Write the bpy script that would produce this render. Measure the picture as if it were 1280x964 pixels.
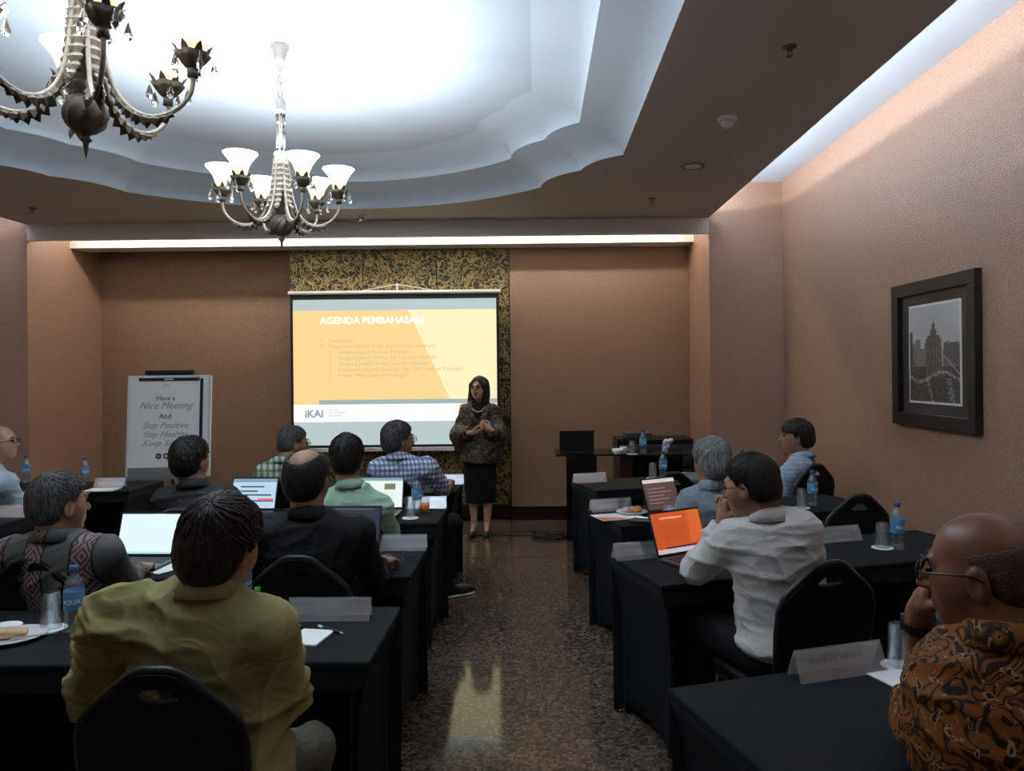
import bpy, bmesh, math, random
import numpy as np
from mathutils import Vector, Matrix, Euler
for o in list(bpy.data.objects): bpy.data.objects.remove(o)
SC = bpy.context.scene
C = SC.collection
R = math.radians
# ------------------------------------------------------------------ camera
FPX, VX, VY, HC, ROLL = 963.0, 665.0, 465.0, 1.65, R(0.6)
cam = bpy.data.cameras.new('camera'); camo = bpy.data.objects.new('camera', cam); C.objects.link(camo)
cam.sensor_width = 36; cam.lens = FPX/1280*36
cam.shift_x = -(VX-640)/1280; cam.shift_y = -(482-VY)/1280
cam.clip_start = 0.05
camo.matrix_world = Matrix.Translation((0, 0, HC)) @ Matrix.Rotation(R(90), 4, 'X') @ Matrix.Rotation(-ROLL, 4, 'Z')
SC.camera = camo
cr, sr_ = math.cos(ROLL), math.sin(ROLL)
def P(px, py, d):
    u, v = px-VX, VY-py
    return Vector(((u*cr+v*sr_)/FPX*d, d, HC+(-u*sr_+v*cr)/FPX*d))
def G(px, py, z=0.0):
    u, v = px-VX, VY-py
    return P(px, py, (HC-z)*FPX/-(-u*sr_+v*cr))
# ------------------------------------------------------------------ world, exposure
W = bpy.data.worlds.new('World'); SC.world = W; W.use_nodes = True
W.node_tree.nodes['Background'].inputs[0].default_value = (.5, .55, .62, 1)
W.node_tree.nodes['Background'].inputs[1].default_value = 0.0
SC.view_settings.view_transform = 'Standard'; SC.view_settings.look = 'None'
SC.view_settings.gamma = 1; SC.view_settings.use_curve_mapping = False
SC.view_settings.exposure = 0.68
BULB_W, COVE_E, BACK_E = 7.6, 72.0, 27.0
# ------------------------------------------------------------------ materials
MATS = {}
class NB:
    def __init__(s, name):
        s.m = bpy.data.materials.new(name); s.m.use_nodes = True
        s.t = s.m.node_tree; s.n = s.t.nodes; s.b = s.n['Principled BSDF']; s.out = s.n['Material Output']
    def new(s, typ, **kw):
        n = s.n.new(typ)
        for k, v in kw.items(): setattr(n, k, v)
        return n
    def put(s, sock, v):
        if isinstance(v, bpy.types.NodeSocket): s.t.links.new(v, sock)
        elif v is not None:
            if isinstance(v, (tuple, list)) and len(v) == 3 and sock.type == 'RGBA': v = (*v, 1)
            sock.default_value = v
    def math(s, op, a, b=None, clamp=False):
        n = s.new('ShaderNodeMath', operation=op, use_clamp=clamp); s.put(n.inputs[0], a)
        if b is not None: s.put(n.inputs[1], b)
        return n.outputs[0]
    def mix(s, f, a, b, blend='MIX'):
        n = s.new('ShaderNodeMixRGB', blend_type=blend); s.put(n.inputs[0], f); s.put(n.inputs[1], a); s.put(n.inputs[2], b)
        return n.outputs[0]
    def co(s, scale=(1, 1, 1), rot=(0, 0, 0)):
        tc = s.new('ShaderNodeTexCoord'); mp = s.new('ShaderNodeMapping'); s.t.links.new(tc.outputs['Object'], mp.inputs[0])
        mp.inputs['Scale'].default_value = scale; mp.inputs['Rotation'].default_value = rot
        return mp.outputs[0]
    def xyz(s, co=None):
        n = s.new('ShaderNodeSeparateXYZ'); s.t.links.new(co or s.co(), n.inputs[0]); return n.outputs
    def noise(s, scale, detail=3, co=None, rough=.5, dist=0):
        n = s.new('ShaderNodeTexNoise'); s.t.links.new(co or s.co(), n.inputs['Vector'])
        n.inputs['Scale'].default_value = scale; n.inputs['Detail'].default_value = detail
        n.inputs['Roughness'].default_value = rough; n.inputs['Distortion'].default_value = dist
        return n.outputs[0]
    def voro(s, scale, co=None, feature='F1', out='Distance', rnd=1):
        n = s.new('ShaderNodeTexVoronoi', feature=feature); s.t.links.new(co or s.co(), n.inputs['Vector'])
        n.inputs['Scale'].default_value = scale; n.inputs['Randomness'].default_value = rnd
        return n.outputs[out]
    def ramp(s, f, stops, interp='LINEAR'):
        n = s.new('ShaderNodeValToRGB'); s.put(n.inputs[0], f); e = n.color_ramp.elements; n.color_ramp.interpolation = interp
        while len(e) < len(stops): e.new(.5)
        for i, (p, c) in enumerate(stops):
            e[i].position = p; e[i].color = (*c, 1) if len(c) == 3 else c
        return n.outputs[0]
    def bump(s, h, strength=.3, dist=.01):
        n = s.new('ShaderNodeBump'); s.put(n.inputs['Height'], h); n.inputs['Strength'].default_value = strength
        n.inputs['Distance'].default_value = dist; s.t.links.new(n.outputs[0], s.b.inputs['Normal'])
    def set(s, **kw):
        for k, v in kw.items(): s.put(s.b.inputs[k.replace('_', ' ')], v)
        return s
def pm(name, col, rough=.5, metal=0, spec=.5, noise=0, scale=40, bump=0, bscale=120, **kw):
    if name in MATS: return MATS[name]
    b = NB(name)
    c = (*col, 1)
    if noise:
        c = b.mix(b.noise(scale), tuple(x*(1-noise) for x in col), tuple(min(1, x*(1+noise)) for x in col))
    b.set(Base_Color=c, Roughness=rough, Metallic=metal, Specular_IOR_Level=spec, **kw)
    if bump: b.bump(b.noise(bscale, 4), bump)
    MATS[name] = b.m
    return b.m
def emit(name, col, e=1.0, rough=.5):
    if name in MATS: return MATS[name]
    b = NB(name); b.set(Base_Color=(.02, .02, .02), Roughness=rough, Emission_Color=col, Emission_Strength=e)
    MATS[name] = b.m; return b.m
def clear(name, col=(1, 1, 1), ior=1.45, rough=.02):
    if name in MATS: return MATS[name]
    b = NB(name); b.set(Base_Color=col, Roughness=rough, IOR=ior, Transmission_Weight=1.0)
    MATS[name] = b.m; return b.m
def thin_clear(name, col=(1, 1, 1), gl=.14, rough=.08, haze=0.0):
    if name in MATS: return MATS[name]
    b = NB(name); t = b.new('ShaderNodeBsdfTransparent'); g = b.new('ShaderNodeBsdfGlossy'); m = b.new('ShaderNodeMixShader')
    t.inputs[0].default_value = (*col, 1); g.inputs['Roughness'].default_value = rough; g.inputs[0].default_value = (.95, .97, 1, 1)
    b.put(m.inputs[0], gl); b.t.links.new(t.outputs[0], m.inputs[1]); b.t.links.new(g.outputs[0], m.inputs[2]); last = m.outputs[0]
    if haze:
        d = b.new('ShaderNodeBsdfDiffuse'); d.inputs[0].default_value = (.8, .83, .86, 1); m2 = b.new('ShaderNodeMixShader'); m2.inputs[0].default_value = haze
        b.t.links.new(last, m2.inputs[1]); b.t.links.new(d.outputs[0], m2.inputs[2]); last = m2.outputs[0]
    b.t.links.new(last, b.out.inputs[0]); MATS[name] = b.m; return b.m
def wallpaper(name, col):
    b = NB(name); n1 = b.noise(95, 4, rough=.7); n2 = b.noise(2.2, 3); v = b.voro(110)
    base = b.mix(b.ramp(n1, [(.3, (0, 0, 0)), (.7, (1, 1, 1))]), tuple(x*.68 for x in col), tuple(x*1.3 for x in col))
    base = b.mix(b.math('MULTIPLY', n2, .35), base, tuple(x*.75 for x in col))
    b.set(Base_Color=base, Roughness=.42, Specular_IOR_Level=.45)
    b.bump(b.math('ADD', b.math('MULTIPLY', n1, .6), v), .8, .005)
    return b.m
M = {}
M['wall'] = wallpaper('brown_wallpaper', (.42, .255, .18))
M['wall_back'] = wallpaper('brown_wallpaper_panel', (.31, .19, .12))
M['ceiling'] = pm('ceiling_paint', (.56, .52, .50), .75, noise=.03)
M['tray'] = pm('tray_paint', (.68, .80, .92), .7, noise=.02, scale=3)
M['white'] = pm('white_paint', (.78, .78, .77), .6)
def gold_mat():
    b = NB('gold_batik_panel'); c = b.co((1, 1, 1))
    n = b.noise(10, 1.5, c, .5, 2.2); v = b.voro(15, c); w = b.math('SUBTRACT', n, b.math('MULTIPLY', v, .35))
    f = b.ramp(w, [(.28, (0, 0, 0)), (.335, (1, 1, 1)), (.37, (1, 1, 1)), (.42, (0, 0, 0))])
    n3 = b.noise(6.5, 1.5, c, .5, 2.5)
    f3 = b.ramp(n3, [(.47, (0, 0, 0)), (.5, (1, 1, 1)), (.53, (1, 1, 1)), (.56, (0, 0, 0))])
    f = b.math('MAXIMUM', f, f3)
    col = b.mix(f, (.022, .018, .010), (.40, .31, .12))
    b.set(Base_Color=col, Roughness=.4, Metallic=b.math('MULTIPLY', f, .45)); b.bump(f, .3, .004); return b.m
M['gold'] = gold_mat()
def granite():
    b = NB('granite'); c = b.co()
    v = b.voro(30, c, out='Color'); sx = b.new('ShaderNodeSeparateColor'); b.t.links.new(v, sx.inputs[0])
    v2 = b.voro(75, c, out='Color'); s2 = b.new('ShaderNodeSeparateColor'); b.t.links.new(v2, s2.inputs[0])
    base = b.ramp(s2.outputs[0], [(0, (.035, .027, .021)), (.45, (.075, .055, .042)), (.8, (.13, .095, .07)), (1, (.19, .145, .11))])
    big = b.ramp(sx.outputs[0], [(.0, (0, 0, 0)), (.74, (0, 0, 0)), (.8, (1, 1, 1))])
    ed = b.voro(30, c); big = b.math('MULTIPLY', big, b.math('LESS_THAN', ed, .5))
    col = b.mix(b.math('MULTIPLY', big, .4), base, (.22, .145, .11))
    b.set(Base_Color=col, Roughness=b.math('ADD', b.math('MULTIPLY', b.noise(3, 2), .06), .05), Specular_IOR_Level=.6)
    return b.m
M['granite'] = granite()
M['joint'] = pm('floor_joint', (.008, .007, .006), .5)
M['plinth'] = pm('dark_wood_skirting', (.018, .008, .006), .3, noise=.3, scale=8)
M['alu'] = pm('brushed_aluminium', (.62, .63, .64), .3, 1)
def cloth_mat(name, col, rough=.85, weave=900, b2=.12):
    b = NB(name); n = b.noise(weave, 1); big = b.noise(6, 3)
    b.set(Base_Color=b.mix(n, tuple(x*.75 for x in col), tuple(x*1.2 for x in col)), Roughness=rough, Specular_IOR_Level=.25,
          Sheen_Weight=.0)
    b.bump(b.math('ADD', b.math('MULTIPLY', n, .2), b.math('MULTIPLY', big, .8)), b2, .02); return b.m
M['spandex'] = cloth_mat('black_stretch_cloth', (.0052, .0082, .0108))
M['chairfab'] = cloth_mat('black_chair_vinyl', (.0025, .0025, .003), .6)
M['chairmetal'] = pm('black_chair_tube', (.022, .023, .025), .32, .3)
M['blackplastic'] = pm('black_plastic', (.012, .012, .014), .4)
M['darkplastic'] = pm('charcoal_plastic', (.035, .037, .04), .42)
M['blackwood'] = pm('black_lacquer', (.006, .006, .007), .25)
M['paper'] = pm('white_paper', (.92, .94, .93), .7)
M['board'] = pm('whiteboard', (.86, .92, .92), .35)
M['greyplastic'] = pm('grey_plastic', (.20, .22, .22), .45)
M['whiteplastic'] = pm('white_plastic', (.74, .75, .75), .4)
M['bronze'] = pm('aged_bronze', (.17, .14, .105), .5, .35, noise=.5, scale=30)
M['ivory'] = pm('antique_ivory_metal', (.52, .47, .40), .5, .25, noise=.35, scale=45)
M['crystal'] = clear('crystal', (1, 1, 1), 1.5, 0)
M['glass'] = thin_clear('tumbler_glass', (.86, .88, .89), .10, .03, .02)
M['water'] = thin_clear('bottled_water', (.84, .89, .93), .14, .05, .06)
M['acrylic'] = thin_clear('acrylic_sheet', (.95, .97, .97), .18, .12, .16)
M['label'] = pm('bottle_label', (.10, .30, .52), .35, noise=.4, scale=45)
M['cap'] = pm('blue_cap', (.02, .075, .22), .4)
M['porcelain'] = pm('porcelain', (.85, .85, .83), .2)
M['picframe'] = pm('black_picture_frame', (.010, .010, .011), .35)
M['mat_board'] = pm('charcoal_mat_board', (.035, .04, .04), .6)
M['ink'] = pm('grey_ink', (.12, .12, .12), .7)
M['inklight'] = pm('pale_grey_ink', (.36, .38, .38), .7)
M['hairblack'] = None
def hair_mat(name, c1, c2, sc=(150, 150, 14)):
    b = NB(name); n = b.noise(1, 3, b.co(sc)); n2 = b.noise(22, 2)
    b.set(Base_Color=b.mix(b.ramp(n, [(.35, (0, 0, 0)), (.65, (1, 1, 1))]), c1, c2), Roughness=.5, Specular_IOR_Level=.4); b.bump(b.math('ADD', n, b.math('MULTIPLY', n2, .5)), .9, .006); return b.m
HM = {'black': hair_mat('black_hair', (.004, .0035, .003), (.014, .012, .010)),
      'brown': hair_mat('dark_brown_hair', (.006, .0045, .004), (.028, .019, .014)),
      'grey': hair_mat('grey_hair', (.10, .11, .11), (.36, .37, .37)),
      'pepper': hair_mat('salt_and_pepper_hair', (.012, .012, .012), (.10, .10, .10)),
      'stubble': hair_mat('shaved_hair', (.105, .052, .035), (.072, .037, .026), (300, 300, 300))}
def skin(name, col, rough=.48):
    b = NB(name); n = b.noise(25, 3)
    b.set(Base_Color=b.mix(n, tuple(x*.85 for x in col), tuple(x*1.12 for x in col)), Roughness=rough, Specular_IOR_Level=.45)
    b.bump(b.noise(300, 2), .05, .002); return b.m
SK = {'tan': skin('skin_tan', (.34, .185, .12)), 'light': skin('skin_light', (.50, .31, .22)), 'brown': skin('skin_brown', (.20, .088, .052), .36)}
EYE = pm('dark_eye', (.012, .008, .006), .15); LIP = pm('lip_red', (.30, .075, .07), .4)
FRAMEB = pm('black_spectacle_frame', (.01, .008, .008), .3)
LENS = thin_clear('spectacle_lens', (.97, .97, .98), .06, .02)
def fabric(name, col, rough=.8):
    b = NB(name); n = b.noise(500, 1); q = b.noise(4.2, 1.5, b.co((1, 1, 1.7)), .45, .8); rg = b.math('SUBTRACT', 1, b.math('MULTIPLY', b.math('ABSOLUTE', b.math('SUBTRACT', q, .5)), 7), True)
    q2 = b.noise(8, 1.5, b.co((1, 1, 1.6)), .45, .7); rg2 = b.math('SUBTRACT', 1, b.math('MULTIPLY', b.math('ABSOLUTE', b.math('SUBTRACT', q2, .5)), 9), True)
    b.set(Base_Color=b.mix(n, tuple(x*.85 for x in col), tuple(x*1.12 for x in col)), Roughness=rough, Specular_IOR_Level=.25)
    b.bump(b.math('ADD', rg, b.math('MULTIPLY', rg2, .4)), .33, .012); return b.m
def plaid(name, base, stripes):
    b = NB(name); x, y, z = b.xyz(); u = b.math('ADD', x, b.math('MULTIPLY', y, .8)); col = base
    for ax, per, w, c, a, off in stripes:
        v = {'u': u, 'z': z}[ax]; f = b.math('FRACT', b.math('ADD', b.math('DIVIDE', v, per), 20+off))
        col = b.mix(b.math('MULTIPLY', b.math('LESS_THAN', f, w), a), col, c)
    b.set(Base_Color=col, Roughness=.85, Specular_IOR_Level=.2); b.bump(b.noise(8, 3), .25, .02); return b.m
SH = {}
SH['yellow'] = fabric('olive_yellow_cotton', (.31, .28, .12))
SH['black'] = fabric('black_cotton', (.012, .012, .014))
SH['dgrey'] = fabric('charcoal_cotton', (.032, .033, .036))
SH['mint'] = fabric('mint_cotton', (.36, .55, .41))
SH['white'] = fabric('white_cotton', (.62, .62, .60))
SH['bluegrey'] = fabric('grey_blue_cotton', (.25, .31, .35))
SH['paleblue'] = fabric('pale_blue_cotton', (.42, .55, .64))
SH['green'] = plaid('green_checked_cotton', (.46, .52, .44), [('u', .05, .42, (.05, .10, .06), .72, 0), ('z', .05, .42, (.05, .10, .06), .72, .3), ('u', .05, .08, (.6, .65, .5), .6, .4)])
SH['blue'] = plaid('blue_gingham_cotton', (.66, .70, .76), [('u', .036, .5, (.06, .12, .32), .66, 0), ('z', .036, .5, (.05, .09, .26), .66, 0)])
SH['lightcheck'] = plaid('pale_blue_checked_cotton', (.37, .47, .58), [('u', .03, .18, (.16, .23, .34), .7, 0), ('z', .03, .18, (.18, .25, .36), .7, 0)])
def ikat():
    b = NB('grey_woven_motif_cotton'); x, y, z = b.xyz()
    f = b.math('FRACT', b.math('ADD', b.math('DIVIDE', x, .165), 10.62)); inb = b.math('MULTIPLY', b.math('GREATER_THAN', f, .30), b.math('LESS_THAN', f, .72))
    edge = b.math('LESS_THAN', b.math('ABSOLUTE', b.math('SUBTRACT', b.math('ABSOLUTE', b.math('SUBTRACT', f, .51)), .22)), .022)
    xa = b.math('ABSOLUTE', b.math('SUBTRACT', f, .51)); za = b.math('ABSOLUTE', b.math('SUBTRACT', b.math('FRACT', b.math('DIVIDE', z, .10)), .5))
    dmd = b.math('ADD', b.math('MULTIPLY', xa, 2.2), za); st = b.math('FRACT', b.math('MULTIPLY', dmd, 4.0))
    pat = b.mix(b.math('LESS_THAN', st, .42), (.20, .155, .15), (.055, .022, .03))
    col = b.mix(inb, b.mix(b.noise(60), (.06, .064, .064), (.085, .088, .086)), pat); col = b.mix(edge, col, (.008, .008, .009))
    b.set(Base_Color=col, Roughness=.6, Specular_IOR_Level=.35); b.bump(b.noise(9, 3), .25, .02); return b.m
SH['ikat'] = ikat()
def batik(name, ground, dark, light, s=1.0, thr=.5):
    b = NB(name); c = b.co(); n = b.noise(9*s, 1.5, c, .4, 1.6)
    line = b.ramp(n, [(.38, (0, 0, 0)), (.42, (1, 1, 1)), (.46, (1, 1, 1)), (.485, (0, 0, 0)), (.56, (0, 0, 0)), (.585, (1, 1, 1)), (.64, (1, 1, 1)), (.66, (0, 0, 0))])
    dots = b.math('LESS_THAN', b.voro(120*s, c), .33)
    col = b.mix(b.math('MULTIPLY', dots, .55), ground, tuple(min(1, x*1.5) for x in ground)); col = b.mix(line, col, dark)
    n2 = b.noise(13*s, 1, c, .4, 2.5); fl = b.ramp(n2, [(.63, (0, 0, 0)), (.645, (1, 1, 1)), (.675, (1, 1, 1)), (.69, (0, 0, 0))])
    fd = b.ramp(n2, [(.67, (0, 0, 0)), (.69, (1, 1, 1)), (1, (1, 1, 1))])
    col = b.mix(fd, col, dark); col = b.mix(fl, col, light)
    b.set(Base_Color=col, Roughness=.7, Specular_IOR_Level=.3); b.bump(b.noise(9, 3), .25, .02); return b.m
SH['batik'] = batik('brown_batik_cotton', (.205, .068, .011), (.018, .007, .004), (.38, .21, .10), 1.45)
def shawl():
    b = NB('black_gold_shawl'); c = b.co(); n = b.noise(34, 2, c, .5, 1.5); f = b.ramp(n, [(.55, (0, 0, 0)), (.6, (1, 1, 1)), (.66, (1, 1, 1)), (.69, (0, 0, 0))])
    n2 = b.noise(6, 2, c)
    b.set(Base_Color=b.mix(f, b.mix(n2, (.020, .014, .012), (.035, .025, .02)), (.22, .165, .125)), Roughness=.6); b.bump(b.noise(20, 3), .3, .02); return b.m
SH['shawl'] = shawl()
TR = {'black': fabric('black_trouser', (.008, .008, .010)), 'khaki': fabric('khaki_trouser', (.105, .105, .078)), 'maroon': fabric('maroon_trouser', (.05, .01, .01))}
SHOE = pm('black_shoe', (.010, .011, .014), .4); SOLE = pm('white_shoe_sole', (.7, .7, .7), .6)
# ------------------------------------------------------------------ mesh helpers
class MB:
    def __init__(s): s.v = []; s.f = []
    def add(s, vs, fs):
        o = len(s.v); s.v += [tuple(v) for v in vs]; s.f += [tuple(i+o for i in f) for f in fs]; return s
    def box(s, x0, x1, y0, y1, z0, z1, mat=None):
        vs = [Vector((x, y, z)) for z in (z0, z1) for y in (y0, y1) for x in (x0, x1)]
        if mat is not None: vs = [mat @ v for v in vs]
        return s.add(vs, [(0, 2, 3, 1), (4, 5, 7, 6), (0, 1, 5, 4), (2, 6, 7, 3), (0, 4, 6, 2), (1, 3, 7, 5)])
    def tube(s, pts, r, n=8, cap=True, flat=1.0):
        pts = [Vector(p) for p in pts]; rs = r if isinstance(r, (list, tuple)) else [r]*len(pts)
        vs = []; fs = []; up = None
        for i, p in enumerate(pts):
            t = (pts[min(i+1, len(pts)-1)]-pts[max(i-1, 0)]).normalized()
            if up is None: up = Vector((0, 0, 1)) if abs(t.z) < .9 else Vector((1, 0, 0))
            a = t.cross(up).normalized(); b_ = a.cross(t).normalized(); up = b_
            for k in range(n):
                q = 2*math.pi*k/n; vs.append(p+a*math.cos(q)*rs[i]+b_*math.sin(q)*rs[i]*flat)
        for i in range(len(pts)-1):
            for k in range(n): fs.append((i*n+k, i*n+(k+1) % n, (i+1)*n+(k+1) % n, (i+1)*n+k))
        if cap: fs += [tuple(range(n))[::-1], tuple((len(pts)-1)*n+k for k in range(n))]
        return s.add(vs, fs)
    def lathe(s, prof, n=24, c=(0, 0, 0), mat=None, flute=None):
        vs = []; fs = []; c = Vector(c)
        for i, (r, z) in enumerate(prof):
            for k in range(n):
                q = 2*math.pi*k/n; rr = r*(flute(q, i) if flute else 1); v = Vector((rr*math.cos(q), rr*math.sin(q), z))
                vs.append((mat @ v if mat is not None else v)+c)
        m = len(prof)
        for i in range(m-1):
            for k in range(n): fs.append((i*n+k, i*n+(k+1) % n, (i+1)*n+(k+1) % n, (i+1)*n+k))
        if prof[0][0] > 1e-6: fs.append(tuple(range(n))[::-1])
        if prof[-1][0] > 1e-6: fs.append(tuple((m-1)*n+k for k in range(n)))
        return s.add(vs, fs)
    def prism(s, poly, y0, y1):
        n = len(poly); vs = [(x, y0, z) for x, z in poly]+[(x, y1, z) for x, z in poly]
        return s.add(vs, [tuple(range(n)), tuple(range(2*n-1, n-1, -1))]+[(i, i+n, (i+1) % n+n, (i+1) % n) for i in range(n)])
    def build(s, name, mat, parent=None, smooth=False, bevel=0, loc=None, rot=None, seg=2, fix=True, ang=None):
        me = bpy.data.meshes.new(name); me.from_pydata(s.v, [], s.f); me.update()
        if fix:
            bm = bmesh.new(); bm.from_mesh(me); bmesh.ops.remove_doubles(bm, verts=bm.verts, dist=1e-6); bmesh.ops.recalc_face_normals(bm, faces=bm.faces); bm.to_mesh(me); bm.free()
        return mkobj(name, me, mat, parent, smooth, bevel, loc, rot, seg)
def mkobj(name, me, mat, parent=None, smooth=False, bevel=0, loc=None, rot=None, seg=2):
    o = bpy.data.objects.new(name, me); C.objects.link(o)
    if mat is not None: me.materials.append(mat)
    if smooth: me.polygons.foreach_set('use_smooth', [True]*len(me.polygons))
    if parent: o.parent = parent
    if loc is not None: o.location = loc
    if rot is not None: o.rotation_euler = rot
    if bevel:
        m = o.modifiers.new('bevel', 'BEVEL'); m.width = bevel; m.segments = seg; m.limit_method = 'ANGLE'; m.angle_limit = R(40)
        if smooth: pass
    return o
def empty(name, loc=(0, 0, 0), rz=0):
    o = bpy.data.objects.new(name, None); C.objects.link(o); o.location = loc; o.rotation_euler = (0, 0, rz); o.empty_display_size = .1; return o
def tag(o, label, cat, group=None):
    o['label'] = label; o['category'] = cat
    if group: o['group'] = group
    return o
def struct(o, label=None):
    o['kind'] = 'structure'
    if label: o['label'] = label; o['category'] = o.name.split('_')[0]
    return o
def copy_tree(o, parent=None):
    c = o.copy(); C.objects.link(c); c.parent = parent
    for ch in list(o.children): copy_tree(ch, c)
    return c
def bx(name, x0, x1, y0, y1, z0, z1, mat, parent=None, bevel=0, **k): return MB().box(x0, x1, y0, y1, z0, z1).build(name, mat, parent, bevel=bevel, **k)
def text(name, s, size, mat, parent, mw, align='LEFT', bold=0, shear=0, bend=None, sx=1.0):
    cu = bpy.data.curves.new('t', 'FONT'); cu.body = s; cu.size = size; cu.align_x = align; cu.offset = bold; cu.shear = shear; cu.resolution_u = 2
    ob = bpy.data.objects.new('t', cu); C.objects.link(ob)
    me = bpy.data.meshes.new_from_object(ob.evaluated_get(bpy.context.evaluated_depsgraph_get())); bpy.data.objects.remove(ob)
    for v in me.vertices:
        q = v.co.copy(); q.x *= sx
        if bend: a = q.x/bend; q = Vector((bend*math.sin(a), q.y, bend*math.cos(a)-bend))
        v.co = mw @ q
    me.name = name
    return mkobj(name, me, mat, parent)
def TM(loc, right, up):
    r = Vector(right).normalized(); u = Vector(up).normalized(); n = r.cross(u)
    m = Matrix((r, u, n)).transposed().to_4x4(); m.translation = loc; return m
# ================================================================== ROOM SHELL
XR, XL, XPR, XPL, YP, YB, YF = 2.486, -5.70, 1.76, -4.97, 7.60, 8.90, -2.6
Z1, Z2, Z3, ZC = 3.155, 3.33, 3.48, 3.50
fl = struct(bx('floor', XL, XR, YF, YB, -.12, 0, M['granite']))
bx('joint_strip', XL, XR, 6.845, 6.862, -.01, .0012, M['joint'], fl)
struct(bx('wall_right', XR, XR+.12, YF, YP, 0, ZC, M['wall']))
struct(bx('wall_left', XL-.12, XL, YF, YP, 0, ZC, M['wall']))
struct(bx('wall_front', XL-.12, XR+.12, YF-.12, YF, 0, ZC, M['wall']))
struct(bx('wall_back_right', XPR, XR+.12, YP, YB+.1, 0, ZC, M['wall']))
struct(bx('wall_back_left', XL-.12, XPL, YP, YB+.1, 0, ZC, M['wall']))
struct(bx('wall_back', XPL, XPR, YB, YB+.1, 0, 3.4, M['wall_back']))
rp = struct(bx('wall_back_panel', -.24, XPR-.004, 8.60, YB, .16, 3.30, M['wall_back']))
bp = bx('baseboard_back', -.24, XPR-.004, 8.575, YB, 0, .15, M['plinth']); struct(bp)
bx('metal_edge', -.24, XPR-.004, 8.572, 8.62, .15, .16, M['alu'], bp)
struct(bx('baseboard_left', XPL, -2.72, YB-.03, YB, 0, .15, M['plinth']))
struct(bx('baseboard_right', XR-.02, XR, YF, YP, 0, .13, M['plinth']))
cp = struct(bx('wall_back_centre', -2.72, -.24, 8.70, YB, 0, 3.30, M['blackwood']))
xs = [-2.715, -1.89, -1.065, -.245]
for i in range(3):
    for z0, z1 in ((.02, .155), (.165, 1.555), (1.567, 3.29)):
        bx('panel', xs[i]+.004, xs[i+1]-.004, 8.665, 8.70, z0, z1, M['gold'] if z0 > .1 else M['plinth'], cp, bevel=.003)
# --- soffit and coves at the screen wall
struct(bx('trim_1', XPL, XPR, YP, YP+.06, 3.0, 3.32, M['white']))
struct(bx('trim_2', XPL, XPR, 8.31, 8.60, 3.036, 3.42, M['white']))
struct(bx('ceiling_cove_back', XPL, XPR, YP, 8.31, 3.32, 3.42, M['white']))
struct(bx('ceiling_gap_back', XPL, XPR, 8.60, YB, 3.32, 3.42, M['ceiling']))
strip_m = emit('led_strip_back', (1, .93, .82), BACK_E)
tag(bx('cove_light', XPL+.12, XPR-.12, 8.0, 8.03, 3.29, 3.305, strip_m), 'warm white light strip hidden in the recess above the projector screen', 'light strip')
# --- ceiling slab with the scalloped tray
cx, cy = -1.61, 3.30
def arc(a, b, sag, n):          # arc from a to b bulging by sag along the left normal
    a = Vector(a); b = Vector(b); d = b-a; nrm = Vector((-d.y, d.x)).normalized(); out = []
    for i in range(n):
        t = i/n; out.append(a+d*t+nrm*sag*4*t*(1-t))
    return out
A_, B_, C_ = (2.26, 2.06), (1.99, 2.47), (1.695, 2.99)
def circ_arc(x, y0, ytop, n):   # circle through (x,y0),(0,ytop),(-x,y0)
    h = ytop-y0; r = (x*x+h*h)/(2*h); a0 = math.asin(x/r); yc = ytop-r
    return [Vector((r*math.sin(a0-2*a0*i/n), yc+r*math.cos(a0-2*a0*i/n))) for i in range(n)]
front = arc(A_, B_, .055, 18)+arc(B_, C_, .075, 18)+circ_arc(C_[0], C_[1], 3.73, 90)+arc((-C_[0], C_[1]), (-B_[0], B_[1]), .075, 18)+arc((-B_[0], B_[1]), (-A_[0], A_[1]), .055, 18)
outline = front+[Vector((-p.x, -p.y)) for p in front]
NL = len(outline)
def ring(sx, sy, z): return [Vector((cx+p.x*sx, cy+p.y*sy, z)) for p in outline]
bm = bmesh.new()
o1 = [bm.verts.new(v) for v in ring(1, 1, Z1)]
rect = [bm.verts.new(v) for v in ((XPL, YF, Z1), (XPR, YF, Z1), (XPR, YP, Z1), (XPL, YP, Z1))]
es = [bm.edges.new((o1[i], o1[(i+1) % NL])) for i in range(NL)]+[bm.edges.new((rect[i], rect[(i+1) % 4])) for i in range(4)]
bmesh.ops.triangle_fill(bm, edges=es, use_beauty=True)
bmesh.ops.recalc_face_normals(bm, faces=bm.faces)
me = bpy.data.meshes.new('ceiling'); bm.to_mesh(me); bm.free()
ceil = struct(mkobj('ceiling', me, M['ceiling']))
def cove(name, s0, z0, s1, z1, parent):
    mb = MB(); K = 10; vs = []
    for k in range(K+1):
        t = R(66)*k/K; f = (1-math.cos(t))/(1-math.cos(R(66)))
        vs += ring(s0[0]+(s1[0]-s0[0])*f, s0[1]+(s1[1]-s0[1])*f, z0+(z1-z0)*math.sin(t)/math.sin(R(66)))
    fs = [(k*NL+i, k*NL+(i+1) % NL, (k+1)*NL+(i+1) % NL, (k+1)*NL+i) for k in range(K) for i in range(NL)]
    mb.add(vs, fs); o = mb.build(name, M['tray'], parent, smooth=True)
    try: o.data.set_sharp_from_angle(angle=R(24))
    except Exception: pass
    return o
tray = empty('ceiling_tray'); struct(tray)
S2, S3 = (.862, .922), (.72, .839)
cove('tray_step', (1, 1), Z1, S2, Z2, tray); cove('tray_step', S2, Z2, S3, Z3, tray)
ZTOP = Z3; SO = S3
MB().add(ring(*SO, ZTOP), [tuple(range(NL))]).build('tray_top', M['tray'], tray)
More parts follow.
